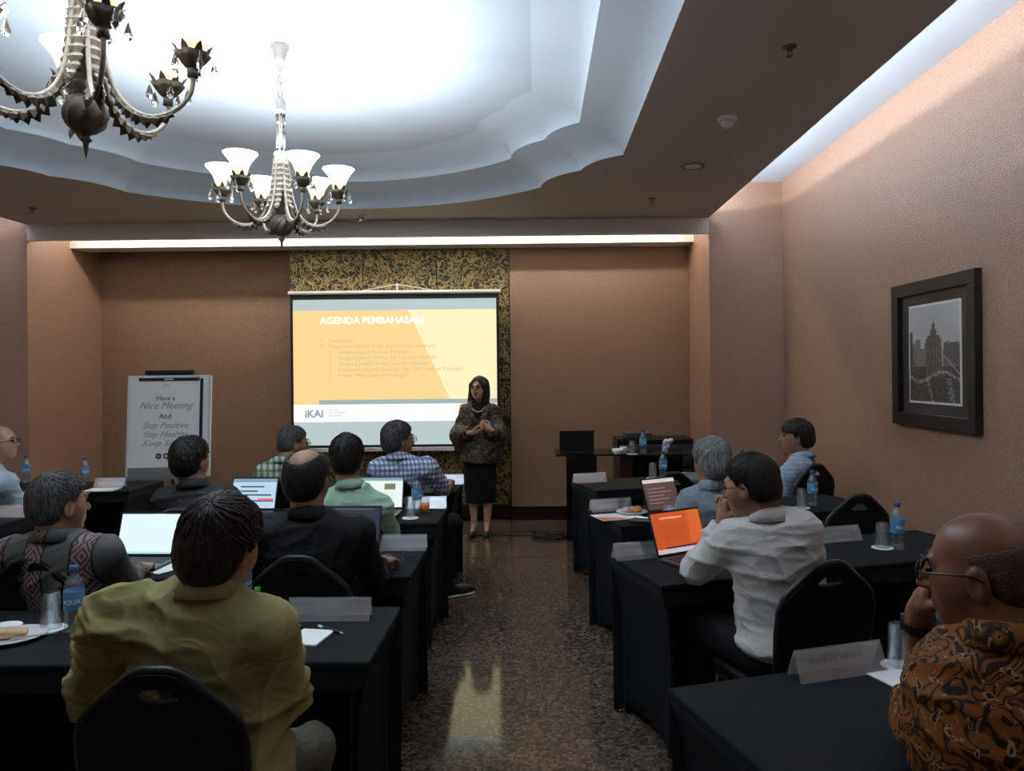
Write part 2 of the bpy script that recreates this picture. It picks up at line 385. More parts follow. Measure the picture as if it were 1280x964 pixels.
for nm, xa, xb, xin, xw in (('right', XPR-.05, XPR, 1.15, XR), ('left', XPL, XPL+.05, -4.36, XL)):
    lo, hi = min(xin, xa), max(xin, xb)
    struct(bx('ceiling_lip_'+nm, lo, hi, YF, YP, Z1+.002, Z1+.03, M['white']))
    struct(bx('trim_lip_'+nm, xa, xb, YF, YP, Z1+.002, Z1+.055, M['white']))
    struct(bx('ceiling_cove_'+nm, min(xin, xw), max(xin, xw), YF, YP, ZC, ZC+.05, M['tray']))
    sgn = 1 if nm == 'right' else -1
    struct(bx('trim_cove_'+nm, min(xin, xin-.03*sgn), max(xin, xin-.03*sgn), YF, YP, Z1+.03, ZC, M['white']))
    xs_ = xin+sgn*.36
    tag(bx('cove_light', xs_-.015, xs_+.015, YF+.1, YP-.1, Z1+.035, Z1+.05, emit('led_strip_side', (.95, .96, 1), COVE_E)),
        'white light strip laid in the long ceiling cove over the %s' % ('wall with the framed picture' if nm == 'right' else 'wall beyond the flip chart'), 'light strip')
# ================================================================== CHANDELIERS
def shade_mat():
    b = NB('frosted_shade'); x, y, z = b.xyz()
    c = b.ramp(b.math('DIVIDE', z, .18), [(0, (1, .55, .12)), (.30, (1, .68, .25)), (.55, (1, .96, .88)), (1, (1, 1, 1))])
    b.set(Base_Color=(.85, .82, .75), Roughness=.4, Emission_Color=c, Emission_Strength=b.math('ADD', b.math('MULTIPLY', b.math('POWER', b.math('DIVIDE', z, .18), 2.2), 6.0), .26)); return b.m
M['shade'] = shade_mat(); M['bulb'] = emit('bulb_glass', (1, .97, .92), 6)
def make_chandelier(loc, label):
    t = empty('chandelier', loc); tag(t, label, 'chandelier', 'bronze chandeliers under the tray ceiling')
    dz = ZTOP-loc[2]
    MB().lathe([(.0, dz-.002), (.052, dz-.002), (.05, dz-.02), (.042, dz-.03), (.032, dz-.075), (.02, dz-.095), (.006, dz-.10)], 20, flute=lambda q, i: 1+.06*math.cos(8*q)).build('canopy', pm('canopy_metal', (.20, .19, .18), .5, .3), t, smooth=True)
    zc, zt = dz-.10, .715
    nl = 5; step = (zc-zt)/nl
    for i in range(nl):
        pts = []; a = R(90*(i % 2)+20)
        for k in range(13):
            q = 2*math.pi*k/12; h = math.sin(q)*step*.62; w = math.cos(q)*.012
            pts.append((w*math.cos(a), w*math.sin(a), zt+step*(i+.5)+h))
        MB().tube(pts, .0042, 6, cap=False).build('chain_link', pm('canopy_metal', (0, 0, 0)), t, smooth=True)
    MB().lathe([(.0, .715), (.012, .715), (.026, .70), (.030, .68), (.026, .66), (.032, .645), (.028, .62), (.0, .615)], 20).build('column_cap', pm('canopy_metal', (0, 0, 0)), t, smooth=True)
    for k in range(6):
        a = 2*math.pi*k/6
        MB().tube([(.022*math.cos(a), .022*math.sin(a), .62), (.02*math.cos(a), .02*math.sin(a), .5), (.026*math.cos(a), .026*math.sin(a), .36)], .006, 8).build('column_rod', M['crystal'], t, smooth=True)
    MB().lathe([(.0, .64), (.011, .64), (.011, .05), (.0, .05)], 14).build('stem', M['ivory'], t, smooth=True)
    for k in range(6):                                           # upright acanthus leaves round the stem
        a = 2*math.pi*(k+.5)/6; mb = MB(); ca, sa = math.cos(a), math.sin(a); vs = []; K = 22
        for i in range(K+1):
            f = i/K; z = .41-.33*f; r = .024+.040*f**1.6+(.010 if i % 2 else 0)+.02*max(0, f-.85)/.15; w = (.010+.017*math.sin(math.pi*min(1, f*.9+.1)))*(1.35 if i % 2 else .7)
            for s in (-1, 0, 1): vs.append(((r+(.006 if s == 0 else 0))*ca-s*w*sa, (r+(.006 if s == 0 else 0))*sa+s*w*ca, z))
        n0 = len(vs); vs += [(v[0]-.006*ca, v[1]-.006*sa, v[2]) for v in vs]
        fs = []
        for i in range(K):
            for s in (0, 1):
                q = i*3+s; fs += [(q, q+1, q+4, q+3), (n0+q, n0+q+3, n0+q+4, n0+q+1)]
            fs += [(i*3, i*3+3, n0+i*3+3, n0+i*3), (i*3+2, n0+i*3+2, n0+i*3+5, i*3+5)]
        mb.add(vs, fs).build('acanthus_leaf', M['ivory'], t)
    MB().lathe([(0, .10), (.03, .10), (.036, .085), (.02, .065), (.026, .058)], 20).build('hub', M['bronze'], t, smooth=True)
    K = 18; mb = MB(); prof = []
    for i in range(K+1):
        q = math.pi*i/K; prof.append((max(.0005, .062*math.sin(q)), .062*math.cos(q)))
    mb.lathe(prof, 48, flute=lambda q, i: 1+.06*math.cos(9*(q+i*.11)))
    mb.build('ball', M['bronze'], t, smooth=True)
    MB().lathe([(.0, -.055), (.016, -.06), (.010, -.07), (.018, -.078), (.008, -.088), (.006, -.11), (.0, -.14)], 14).build('finial', M['bronze'], t, smooth=True)
    path = [(.035, .36), (.045, .26), (.06, .16), (.09, .07), (.14, .015), (.20, .0), (.26, .022), (.30, .065), (.312, .105), (.312, .13)]
    def sm(p, n):
        out = []
        for i in range(len(p)-1):
            p0, p1, p2, p3 = p[max(i-1, 0)], p[i], p[i+1], p[min(i+2, len(p)-1)]
            for k in range(n):
                f = k/n; out.append(tuple(.5*((2*p1[c])+(-p0[c]+p2[c])*f+(2*p0[c]-5*p1[c]+4*p2[c]-p3[c])*f*f+(-p0[c]+3*p1[c]-3*p2[c]+p3[c])*f**3) for c in (0, 1)))
        return out+[p[-1]]
    sp = sm(path, 5); first = None
    arm_me = MB().tube([(r, 0, z) for r, z in sp], .0075, 8)
    lp = sp[14:30]
    leaf_mb = MB()
    for sd in (-1, 1):                                     # serrated acanthus blades lying along the arm
        vs = []; fs = []
        for i, (r, z) in enumerate(lp):
            a0, a1 = lp[max(i-1, 0)], lp[min(i+1, len(lp)-1)]; tx_, tz_ = a1[0]-a0[0], a1[1]-a0[1]; l_ = math.hypot(tx_, tz_); nx_, nz_ = tz_/l_, -tx_/l_
            w = (.030 if i % 2 else .013)*math.sin(math.pi*(i+1.5)/(len(lp)+2))+.006
            vs += [(r-nx_*.004, sd*.002, z-nz_*.004), (r+nx_*.010, sd*w*.7, z+nz_*.010), (r+nx_*w, sd*w*.55, z+nz_*w), (r+nx_*.006, sd*.002, z+nz_*.006)]
        for i in range(len(lp)-1):
            for c_ in range(4): fs.append((i*4+c_, i*4+(c_+1) % 4, i*4+4+(c_+1) % 4, i*4+4+c_))
        leaf_mb.add(vs, fs)
    drop_prof = [(0, 0), (.004, -.008), (.008, -.022), (.012, -.036), (.010, -.046), (.004, -.053), (0, -.055)]
    r0, z0 = .312, .13
    arms = []
    for k in range(6):
        a = R(60*k+8)
        if first is None:
            arm = arm_me.build('arm', M['ivory'], t, smooth=True); first = arm
            leaf_mb.build('leaf_sheath', M['bronze'], arm)
            MB().lathe([(0, -.005), (.016, -.005), (.016, .022), (0, .022)], 14, (r0, 0, z0)).build('socket', M['bronze'], arm, smooth=True)
            MB().lathe([(.012, .018), (.026, .03), (.036, .05), (.046, .068), (.040, .060), (.024, .035), (.010, .022)], 36, (r0, 0, z0), flute=lambda q, i: 1+(.22*abs(math.sin(3*q)) if 1 < i < 5 else 0)).build('leaf_cup', M['bronze'], arm, smooth=True)
            pt = MB()
            for j in range(7):                             # curled leaf tips standing round the cup
                b_ = 2*math.pi*j/7; cb, sb = math.cos(b_), math.sin(b_)
                pv = [(r0+r_*cb-s_*w_*sb, r_*sb+s_*w_*cb, z0+z_) for r_, z_, w_ in ((.030, .036, .012), (.042, .062, .014), (.052, .082, .008), (.062, .092, .001)) for s_ in (-1, 1)]
                pt.add(pv+[(p_[0]-.003*cb, p_[1]-.003*sb, p_[2]+.002) for p_ in pv], [(0, 1, 3, 2), (2, 3, 5, 4), (4, 5, 7, 6), (8, 10, 11, 9), (10, 12, 13, 11), (12, 14, 15, 13), (0, 2, 10, 8), (2, 4, 12, 10), (4, 6, 14, 12), (1, 9, 11, 3), (3, 11, 13, 5), (5, 13, 15, 7)])
            pt.build('leaf_tips', M['bronze'], arm)
            sh = MB().lathe([(.026, .0), (.030, .03), (.036, .07), (.050, .11), (.074, .145), (.088, .162), (.083, .162), (.070, .147), (.046, .112), (.032, .072), (.026, .03), (.022, .004)], 32, flute=lambda q, i: 1+(.02*math.cos(10*q) if i in (4, 5, 6, 7) else 0)).build('shade', M['shade'], arm, smooth=True, loc=(r0, 0, z0+.03))
            MB().lathe([(0, .03), (.010, .03), (.014, .06), (.018, .085), (.012, .104), (0, .108)], 12).build('bulb', M['bulb'], arm, smooth=True, loc=(r0, 0, z0+.03))
            for j in range(5):
                b_ = 2*math.pi*j/5+.3; q = (r0+.062*math.cos(b_), .062*math.sin(b_), z0+.055)
                MB().lathe(drop_prof, 8, q).tube([(r0+.042*math.cos(b_), .042*math.sin(b_), z0+.062), (q[0], q[1], q[2]+.006), q], .0016, 5).build('crystal_drop', M['crystal'], arm)
        else:
            arm = copy_tree(first, t)
        arm.rotation_euler = (0, 0, a); arms.append(arm)
        ld = bpy.data.lights.new('bulb_light', 'POINT'); ld.energy = BULB_W; ld.shadow_soft_size = .02; ld.color = (.95, .97, 1)
        lo = bpy.data.objects.new('bulb_light', ld); C.objects.link(lo); lo.parent = arm; lo.location = (r0, 0, z0+.165)
    return t
c1 = P(352, 282, 4.28)
make_chandelier((c1.x, 4.28, c1.z), 'bronze chandelier hanging before the screen, whole with chain and canopy in view')
c2 = P(107, 143, 2.35)
make_chandelier((c2.x, 2.35, c2.z), 'bronze chandelier with ribbed ball and glass drops over the near tables')
# ================================================================== CEILING FITTINGS
def ceil_at(px, py): p = G(px, py, Z1) if False else None
def CE(px, py, z=Z1):
    u, v = px-VX, VY-py; return P(px, py, (z-HC)*FPX/(-u*sr_+v*cr))
def sprinkler(px, py, label):
    p = CE(px, py); t = empty('sprinkler', (p.x, p.y, Z1)); tag(t, label, 'sprinkler', 'ceiling sprinklers')
    MB().lathe([(0, 0), (.034, 0), (.030, -.008), (.012, -.010), (0, -.010)], 20).build('plate', M['bronze'], t, smooth=True)
    MB().lathe([(0, -.008), (.010, -.008), (.010, -.022), (0, -.022)], 12).build('body', M['bronze'], t)
    for s in (-1, 1): MB().tube([(s*.008, 0, -.02), (s*.012, 0, -.032), (s*.004, 0, -.044)], .0025, 6).build('yoke_arm', M['bronze'], t)
    MB().lathe([(0, -.044), (.015, -.044), (.013, -.048), (0, -.048)], 14).build('deflector', M['bronze'], t)
sprinkler(987, 58, 'small dark sprinkler head on the ceiling between smoke detector and long cove')
sprinkler(815, 248, 'small dark sprinkler head on the ceiling near the light recess over the screen wall')
sprinkler(41, 260, 'small dark sprinkler head on the ceiling above the flip chart side of the room')
p = CE(909, 147); t = empty('smoke_detector', (p.x, p.y, Z1)); tag(t, 'round off-white smoke detector on the ceiling', 'detector')
MB().lathe([(0, 0), (.058, 0), (.058, -.02), (.052, -.026), (0, -.026)], 28).build('base', M['whiteplastic'], t, smooth=False, bevel=.003)
MB().lathe([(0, -.026), (.040, -.026), (.038, -.045), (.026, -.058), (0, -.06)], 24).build('sensor_dome', M['whiteplastic'], t, smooth=True)
p = CE(866, 207); t = empty('ceiling_downlight', (p.x, p.y, Z1)); tag(t, 'round grey unlit downlight set flush in the ceiling', 'light')
MB().lathe([(.065, -.002), (.088, -.002), (.085, -.012), (.066, -.008)], 32).build('trim_ring', M['greyplastic'], t, smooth=True)
MB().lathe([(0, -.004), (.066, -.004), (.05, -.016), (0, -.02)], 24).build('lens', M['whiteplastic'], t, smooth=True)
p = CE(452, 270); t = empty('spot_lamp', (p.x, p.y, Z1)); tag(t, 'small silver spot lamp on the ceiling above the screen', 'light')
MB().lathe([(0, 0), (.05, 0), (.048, -.008), (0, -.01)], 20).build('plate', M['whiteplastic'], t, smooth=True)
for s in (-1, 1): MB().lathe([(0, 0), (.014, 0), (.024, -.035), (.02, -.035), (0, -.02)], 14, (s*.025, 0, -.012), Matrix.Rotation(R(25*s), 3, 'Y')).build('lamp_cup', M['alu'], t, smooth=True)
# ================================================================== SCREEN
YS = 8.45
def slide_pt(px, py): q = P(px, py, YS); return q
def make_screen():
    tl, br = P(367, 373, YS), P(621, 563, YS); x0, x1, z1, z0 = -2.615, -.385, 2.465, .81
    t = empty('projector_screen', ((x0+x1)/2, YS, z0)); tag(t, 'hanging projection screen showing a yellow agenda slide', 'screen')
    t2 = t.location; L = lambda x, y, z: Vector((x, y, z))-Vector(t2)
    def pl(name, poly, mat, y, th=.002, par=t):
        mb = MB(); mb.prism([(q[0]-t2[0], q[1]-t2[2]) for q in poly], y-th, y); return mb.build(name, mat, par)
    MB().tube([L(x0-.05, YS, 2.54), L(x1+.05, YS, 2.54)], .022, 12).build('roller_tube', M['whiteplastic'], t, smooth=True)
    bx('sheet', x0-.03-t2[0], x1+.03-t2[0], .0, .006, z0-t2[2], 2.53-t2[2], pm('screen_black_border', (.008, .009, .008), .6), t)
    sm_ = [0]
    W_, H_ = x1-x0, z1-z0
    def rect(a, b, c, d): return [(x0+W_*a, z0+H_*c), (x0+W_*b, z0+H_*c), (x0+W_*b, z0+H_*d), (x0+W_*a, z0+H_*d)]
    E = .635
    pl('slide_margin', rect(0, 1, .035, 1), emit('slide_grey_blue', (.50, .60, .61), E*.95), -.001)
    pl('slide_field', rect(0, 1, .27, .928), emit('slide_yellow', (1.0, .72, .31), E*.95), -.004)
    pl('slide_field_light', [(x0+W_*.565, z0+H_*.928), (x0+W_*.79, z0+H_*.27), (x0+W_, z0+H_*.27), (x0+W_, z0+H_*.928)], emit('slide_pale_yellow', (1.0, .88, .52), E), -.006)
    pl('slide_footer', rect(0, 1, .19, .305), emit('slide_white', (1, 1, .97), E*1.05), -.008)
    pl('slide_bar', rect(.125, 1, .305, .335), emit('slide_bar_grey', (.40, .50, .52), E*.9), -.0085)
    pl('slide_corner', [(x0+W_*.805, z0+H_*.305), (x0+W_*.84, z0+H_*.19), (x0+W_, z0+H_*.19), (x0+W_, z0+H_*.305)], emit('slide_yellow2', (1.0, .82, .30), E), -.0105)
    bx('bottom_bar', x0-.03-t2[0], x1+.03-t2[0], -.012, .012, -.015, .03, M['whiteplastic'], t, bevel=.004)
    xm = (x0+x1)/2-t2[0]+.03
    for s in (-1, 1): MB().tube([(xm, 0, 2.625-t2[2]), (xm+s*.42, 0, 2.555-t2[2])], .005, 6).build('hanging_wire', M['whiteplastic'], t)
    MB().tube([(xm, -.0, 2.55-t2[2]), (xm, 0, 2.63-t2[2]), (xm, .24, 2.64-t2[2])], .009, 8).build('hook', M['whiteplastic'], t)
    def tx(s, fx, fz, size, mat, bold=0, sx=1): return text('lettering', s, size, mat, t, TM((x0+W_*fx-t2[0], -.013, z0+H_*fz-t2[2]), (1, 0, 0), (0, 0, 1)), 'LEFT', bold, 0, None, sx)
    wt = emit('slide_lettering_white', (1, 1, .94), E*1.1); gt = emit('slide_lettering_tan', (.72, .56, .25), E*.9)
    tx('AGENDA PEMBAHASAN:', .135, .84, .105, wt, .003)
    rows = [(.135, 'I.', .175, 'Pendahuluan'), (.135, 'II.', .175, 'Pengawasan Komite Audit atas Informasi Keuangan'), (.175, '1.', .22, 'Kebijaksanaan Informasi Keuangan'), (.175, '2.', .22, 'Tanggung Jawab Direksi atas Laporan Keuangan'),
            (.175, '3.', .22, 'Tanggung Jawab KA atas Laporan Keuangan'), (.175, '4.', .22, 'Komponen Laporan Keuangan dan Ciri2 Laporan Keuangan'), (.175, '5.', .22, 'Proses Telaah Laporan Keuangan')]
    for i, (a, s1, b_, s2) in enumerate(rows):
        zf = .718-i*.0385; tx(s1, a, zf, .058, gt); tx(s2, b_, zf, .058, gt, 0, .98)
    lg = emit('slide_logo_grey', (.33, .45, .45), E*.8)
    tx('iKAi', .055, .222, .115, lg, .004); 
    [tx(s, .172, .262-i*.018, .028, lg) for i, s in enumerate(('IKATAN', 'KOMITE AUDIT', 'INDONESIA'))]
make_screen()
# ================================================================== PICTURE ON THE RIGHT WALL
def make_picture():
    y0, y1, z0, z1 = 4.245, 5.23, 1.275, 2.20; yc, zc = (y0+y1)/2, (z0+z1)/2; hw, hh = (y1-y0)/2, (z1-z0)/2
    t = empty('framed_picture', (XR, yc, z0)); tag(t, 'black framed grey photograph of an old city building on the brown wall', 'picture')
    def B(n, a, b, c, d, x0, x1, m, bev=0): return bx(n, -x1, -x0, a, b, c+hh, d+hh, m, t, bevel=bev)
    w = .085
    B('frame_rail', -hw, hw, hh-w, hh, 0, .045, M['picframe'], .004); B('frame_rail', -hw, hw, -hh, -hh+w, 0, .045, M['picframe'], .004)
    B('frame_stile', -hw, -hw+w, -hh+w, hh-w, 0, .045, M['picframe'], .004); B('frame_stile', hw-w, hw, -hh+w, hh-w, 0, .045, M['picframe'], .004)
    B('mat_board', -hw+w, hw-w, -hh+w, hh-w, .004, .012, M['mat_board'])
    pw, ph = hw-.20, hh-.165
    B('white_border', -pw-.015, pw+.015, -ph-.015, ph+.015, .012, .015, M['paper'])
    # printed photograph: a raster of small faces coloured procedurally
    nx, nz = 64, 96; rng = np.random.default_rng(5); U, V = np.meshgrid((np.arange(nx)+.5)/nx, (np.arange(nz)+.5)/nz)
    g = .34+.10*V+.03*np.sin(U*5+V*3)
    def blk(u0, u1, v0, v1, val, tex=.03):
        m = (U > u0) & (U < u1) & (V > v0) & (V < v1); g[m] = val+tex*rng.standard_normal(m.sum())
    for i in range(26):
        u = rng.random(); blk(u, u+.06+.08*rng.random(), 0, .5+.12*rng.random(), .07+.10*rng.random(), .02)
    blk(0, .07, 0, .74, .045, .01); blk(.12, .24, 0, .66, .16, .02); blk(.0, 1, 0, .36, .045, .03); blk(.70, 1, .4, .60, .09, .03)
    blk(.34, .66, .26, .66, .085, .012); blk(.34, .66, .52, .535, .14, .01); blk(.37, .63, .66, .69, .07, .01); blk(.44, .57, .69, .755, .08, .015); blk(.475, .535, .755, .81, .09, .01); blk(.495, .515, .81, .86, .08, .01)
    for k in range(7): blk(.37+k*.042, .378+k*.042, .28, .64, .05, .01)
    m = np.abs(V-(.26-.05*np.sin(U*7))) < .018; g[m & (rng.random(g.shape) < .7)] = .30
    m = np.abs(U-(.35+.5*(.27-V))) < .03; g[m & (V < .26) & (rng.random(g.shape) < .5)] = .26
    m = np.abs(U-(.80+.35*(.2-V))) < .05; g[m & (V < .24) & (rng.random(g.shape) < .45)] = .25
    m = np.abs(V-(.50-.62*(U-.66))) < .012; g[m & (U > .66)] = .24
    g = np.clip(g*1.45, .01, .8)
    vs = [(-.0165, pw-2*pw*i/nx, -ph+2*ph*j/nz+hh) for j in range(nz+1) for i in range(nx+1)]
    fs = [(j*(nx+1)+i, j*(nx+1)+i+1, (j+1)*(nx+1)+i+1, (j+1)*(nx+1)+i) for j in range(nz) for i in range(nx)]
    me = bpy.data.meshes.new('photograph_print'); me.from_pydata(vs, [], fs)
    at = me.color_attributes.new('tone', 'FLOAT_COLOR', 'CORNER')
    gv = np.repeat(g.reshape(-1), 4); col = np.stack([gv*.95, gv, gv*.97, np.ones_like(gv)], 1); at.data.foreach_set('color', col.reshape(-1))
    b = NB('photograph_ink'); a = b.new('ShaderNodeAttribute', attribute_name='tone'); b.set(Base_Color=a.outputs[0], Roughness=.4)
    mkobj('photograph_print', me, b.m, t)
    B('glazing', -hw+w, hw-w, -hh+w, hh-w, .022, .024, thin_clear('picture_glass', (1, 1, 1), .05, .03))
make_picture()
# ================================================================== TABLES
def skirt(a, b, inward, h, z1, sag, arch):      # cloth panel hanging from edge a-b, pulled in under the top, arched at the hem
    mb = MB(); NU, NV = 16, 10; a = Vector(a); b = Vector(b); vs = []
    for j in range(NV+1):
        v = j/NV
        for i in range(NU+1):
            u = i/NU; zb = arch*4*u*(1-u); z = z1-(z1-zb-.004)*v; pin = sag*(1-math.exp(-7*v))*(1+.5*4*u*(1-u)*v)
            p = a+(b-a)*u; vs.append(Vector((p.x, p.y, z))+Vector(inward)*pin)
    n0 = len(vs); vs += [v+Vector(inward)*.004 for v in vs]; w = NU+1; fs = []
    for j in range(NV):
        for i in range(NU):
            q = j*w+i; fs += [(q, q+1, q+w+1, q+w), (n0+q, n0+q+w, n0+q+w+1, n0+q+1)]
    for i in range(NU): fs += [(NV*w+i, NV*w+i+1, n0+NV*w+i+1, n0+NV*w+i), (i, n0+i, n0+i+1, i+1)]
    for j in range(NV): fs += [(j*w, j*w+w, n0+j*w+w, n0+j*w), (j*w+NU, n0+j*w+NU, n0+j*w+w+NU, j*w+w+NU)]
    return mb.add(vs, fs)
def make_table(L=1.83, D=.57):
    t = empty('conference_table')
    bx('cloth_top', 0, L, -D, 0, .722, .75, M['spandex'], t, bevel=.008, seg=3)
    skirt((0, 0, 0), (L, 0, 0), (0, -1, 0), .75, .73, .03, .04).build('cloth_skirt', M['spandex'], t, smooth=True)
    skirt((0, -D, 0), (0, 0, 0), (1, 0, 0), .75, .73, .045, .05).build('cloth_skirt', M['spandex'], t, smooth=True)
    skirt((L, -D, 0), (L, 0, 0), (-1, 0, 0), .75, .73, .045, .05).build('cloth_skirt', M['spandex'], t, smooth=True)
    bx('cloth_valance', .01, L-.01, -D, -D+.006, .66, .724, M['spandex'], t)
    for x in (.06, L-.06):
        for y in (-D+.05, -.06): MB().tube([(x, y, .722), (x, y, 0)], .016, 8).build('leg', M['chairmetal'], t)
    return t
TG = 'black cloth covered conference tables'
table0 = make_table(); TB = {}
def place_table(key, far, rot, label, left=False):
    """far: world xy of the far corner beside the aisle; left tables extend to the left"""
    t = table0 if not TB else copy_tree(table0)
    ax = Vector((math.cos(rot), math.sin(rot), 0)); loc = Vector((far[0], far[1], 0))
    if left: loc = loc-ax*1.83
    t.location = loc; t.rotation_euler = (0, 0, rot); tag(t, label, 'table', TG); TB[key] = (loc, rot); return t
RR = R(16.5)
def g2(px, py): q = G(px, py, .75); return (q.x, q.y)
TL1 = g2(501, 758); TL2 = g2(534, 684); TL3 = g2(560, 633); TL4 = g2(578, 602)
TR4 = g2(834, 860); TR3 = g2(762, 694); TR2 = g2(733, 637); TR1 = g2(714, 601)
place_table('L1', TL1, 0, 'black draped table with the snack plate and note pad, before the yellow shirt man', True)
place_table('L2', TL2, 0, 'black draped table between the black shirt man and the mint shirt man', True)
place_table('L3', TL3, 0, 'black draped table with the orange juice glass on it', True)
place_table('L4', TL4, 0, 'black draped table of the men in checked shirts, right before the screen', True)
place_table('R4', TR4, RR, 'black draped table at the elbow of the bald man in batik', False)
place_table('R3', TR3, RR, 'black draped table holding the laptop with the orange slide', False)
place_table('R2', TR2, RR, 'black draped table of the grey haired man, with a plate of cake', False)
place_table('R1', TR1, RR, 'black draped table beside the presenter desk, nobody seated at its aisle end', False)
place_table('F4', (-3.17, 6.62), 0, 'black draped table in front of the flip chart with two water bottles', True)
place_table('F3', (-3.25, 5.05), 0, 'black draped table in front of the pale blue shirt man by the side wall', True)
# ================================================================== CHAIRS
def make_chair():
    t = empty('banquet_chair'); N = 48
    def outline_pt(q):       # superformed outline of the back: straight sides, sloped shoulders, flat peak
        pts = [(.185, .50), (.20, .70), (.198, .775), (.185, .815), (.155, .848), (.06, .928), (.03, .938), (-.03, .938), (-.06, .928), (-.155, .848), (-.185, .815), (-.198, .775), (-.20, .70), (-.185, .50), (-.15, .47), (.15, .47)]
        return pts
    poly = outline_pt(0); c0 = Vector((0, .885)); hole = [(.058, .875), (.05, .865), (.0, .862), (-.05, .865), (-.058, .875), (-.03, .897), (0, .902), (.03, .897)]
    def cast(pl, ang):
        d = Vector((math.cos(ang), math.sin(ang))); best = None
        for i in range(len(pl)):
            a = Vector(pl[i])-c0; b = Vector(pl[(i+1) % len(pl)])-c0; e = b-a; den = d.x*e.y-d.y*e.x
            if abs(den) < 1e-9: continue
            s = (a.x*e.y-a.y*e.x)/den; u = (a.x*d.y-a.y*d.x)/den
            if s > 0 and -1e-6 <= u <= 1+1e-6 and (best is None or s > best): best = s
        return c0+d*best
    angs = sorted(set([2*math.pi*i/N for i in range(N)]+[math.atan2(p[1]-c0.y, p[0]) % (2*math.pi) for p in poly])); n = len(angs)
    def slant(z): return -.205-(z-.47)*.16
    vs = []
    for fr, off in ((0, -.016), (1, .016)):
        for a in angs:
            p = cast(poly, a); vs.append((p.x, slant(p.y)+off, p.y))
        for a in angs:
            p = cast(hole, a); vs.append((p.x, slant(p.y)+off, p.y))
    fs = []
    for i in range(n):
        j = (i+1) % n
        fs += [(i, j, n+j, n+i), (2*n+i, 3*n+i, 3*n+j, 2*n+j), (i, 2*n+i, 2*n+j, j), (n+i, n+j, 3*n+j, 3*n+i)]
    MB().add(vs, fs).build('backrest', M['chairfab'], t, bevel=.008)
    top = [p for p in poly[:14]]
    MB().tube([(p[0]*1.01, slant(p[1]), p[1]+(.006 if p[1] > .8 else 0)) for p in [(.185, .47)]+top+[(-.185, .47)]], .0125, 10).build('back_frame', M['chairmetal'], t, smooth=True)
    bx('seat', -.205, .205, -.20, .22, .40, .455, M['chairfab'], t, bevel=.02, seg=3)
    for s in (-1, 1):
        MB().tube([(s*.185, -.205, .48), (s*.19, -.19, .40), (s*.205, -.24, .012)], .0115, 8).build('leg', M['chairmetal'], t, smooth=True)
        MB().tube([(s*.19, .19, .40), (s*.205, .225, .012)], .0115, 8).build('leg', M['chairmetal'], t, smooth=True)
        MB().tube([(s*.192, -.20, .395), (s*.192, .20, .395)], .010, 8).build('seat_rail', M['chairmetal'], t)
    return t
chair0 = make_chair(); nchair = [0]
def place_chair(x, y, rot, label):
    t = chair0 if nchair[0] == 0 else copy_tree(chair0); nchair[0] += 1
    t.location = (x, y, 0); t.rotation_euler = (0, 0, rot); tag(t, label, 'chair', 'black banquet chairs'); return t
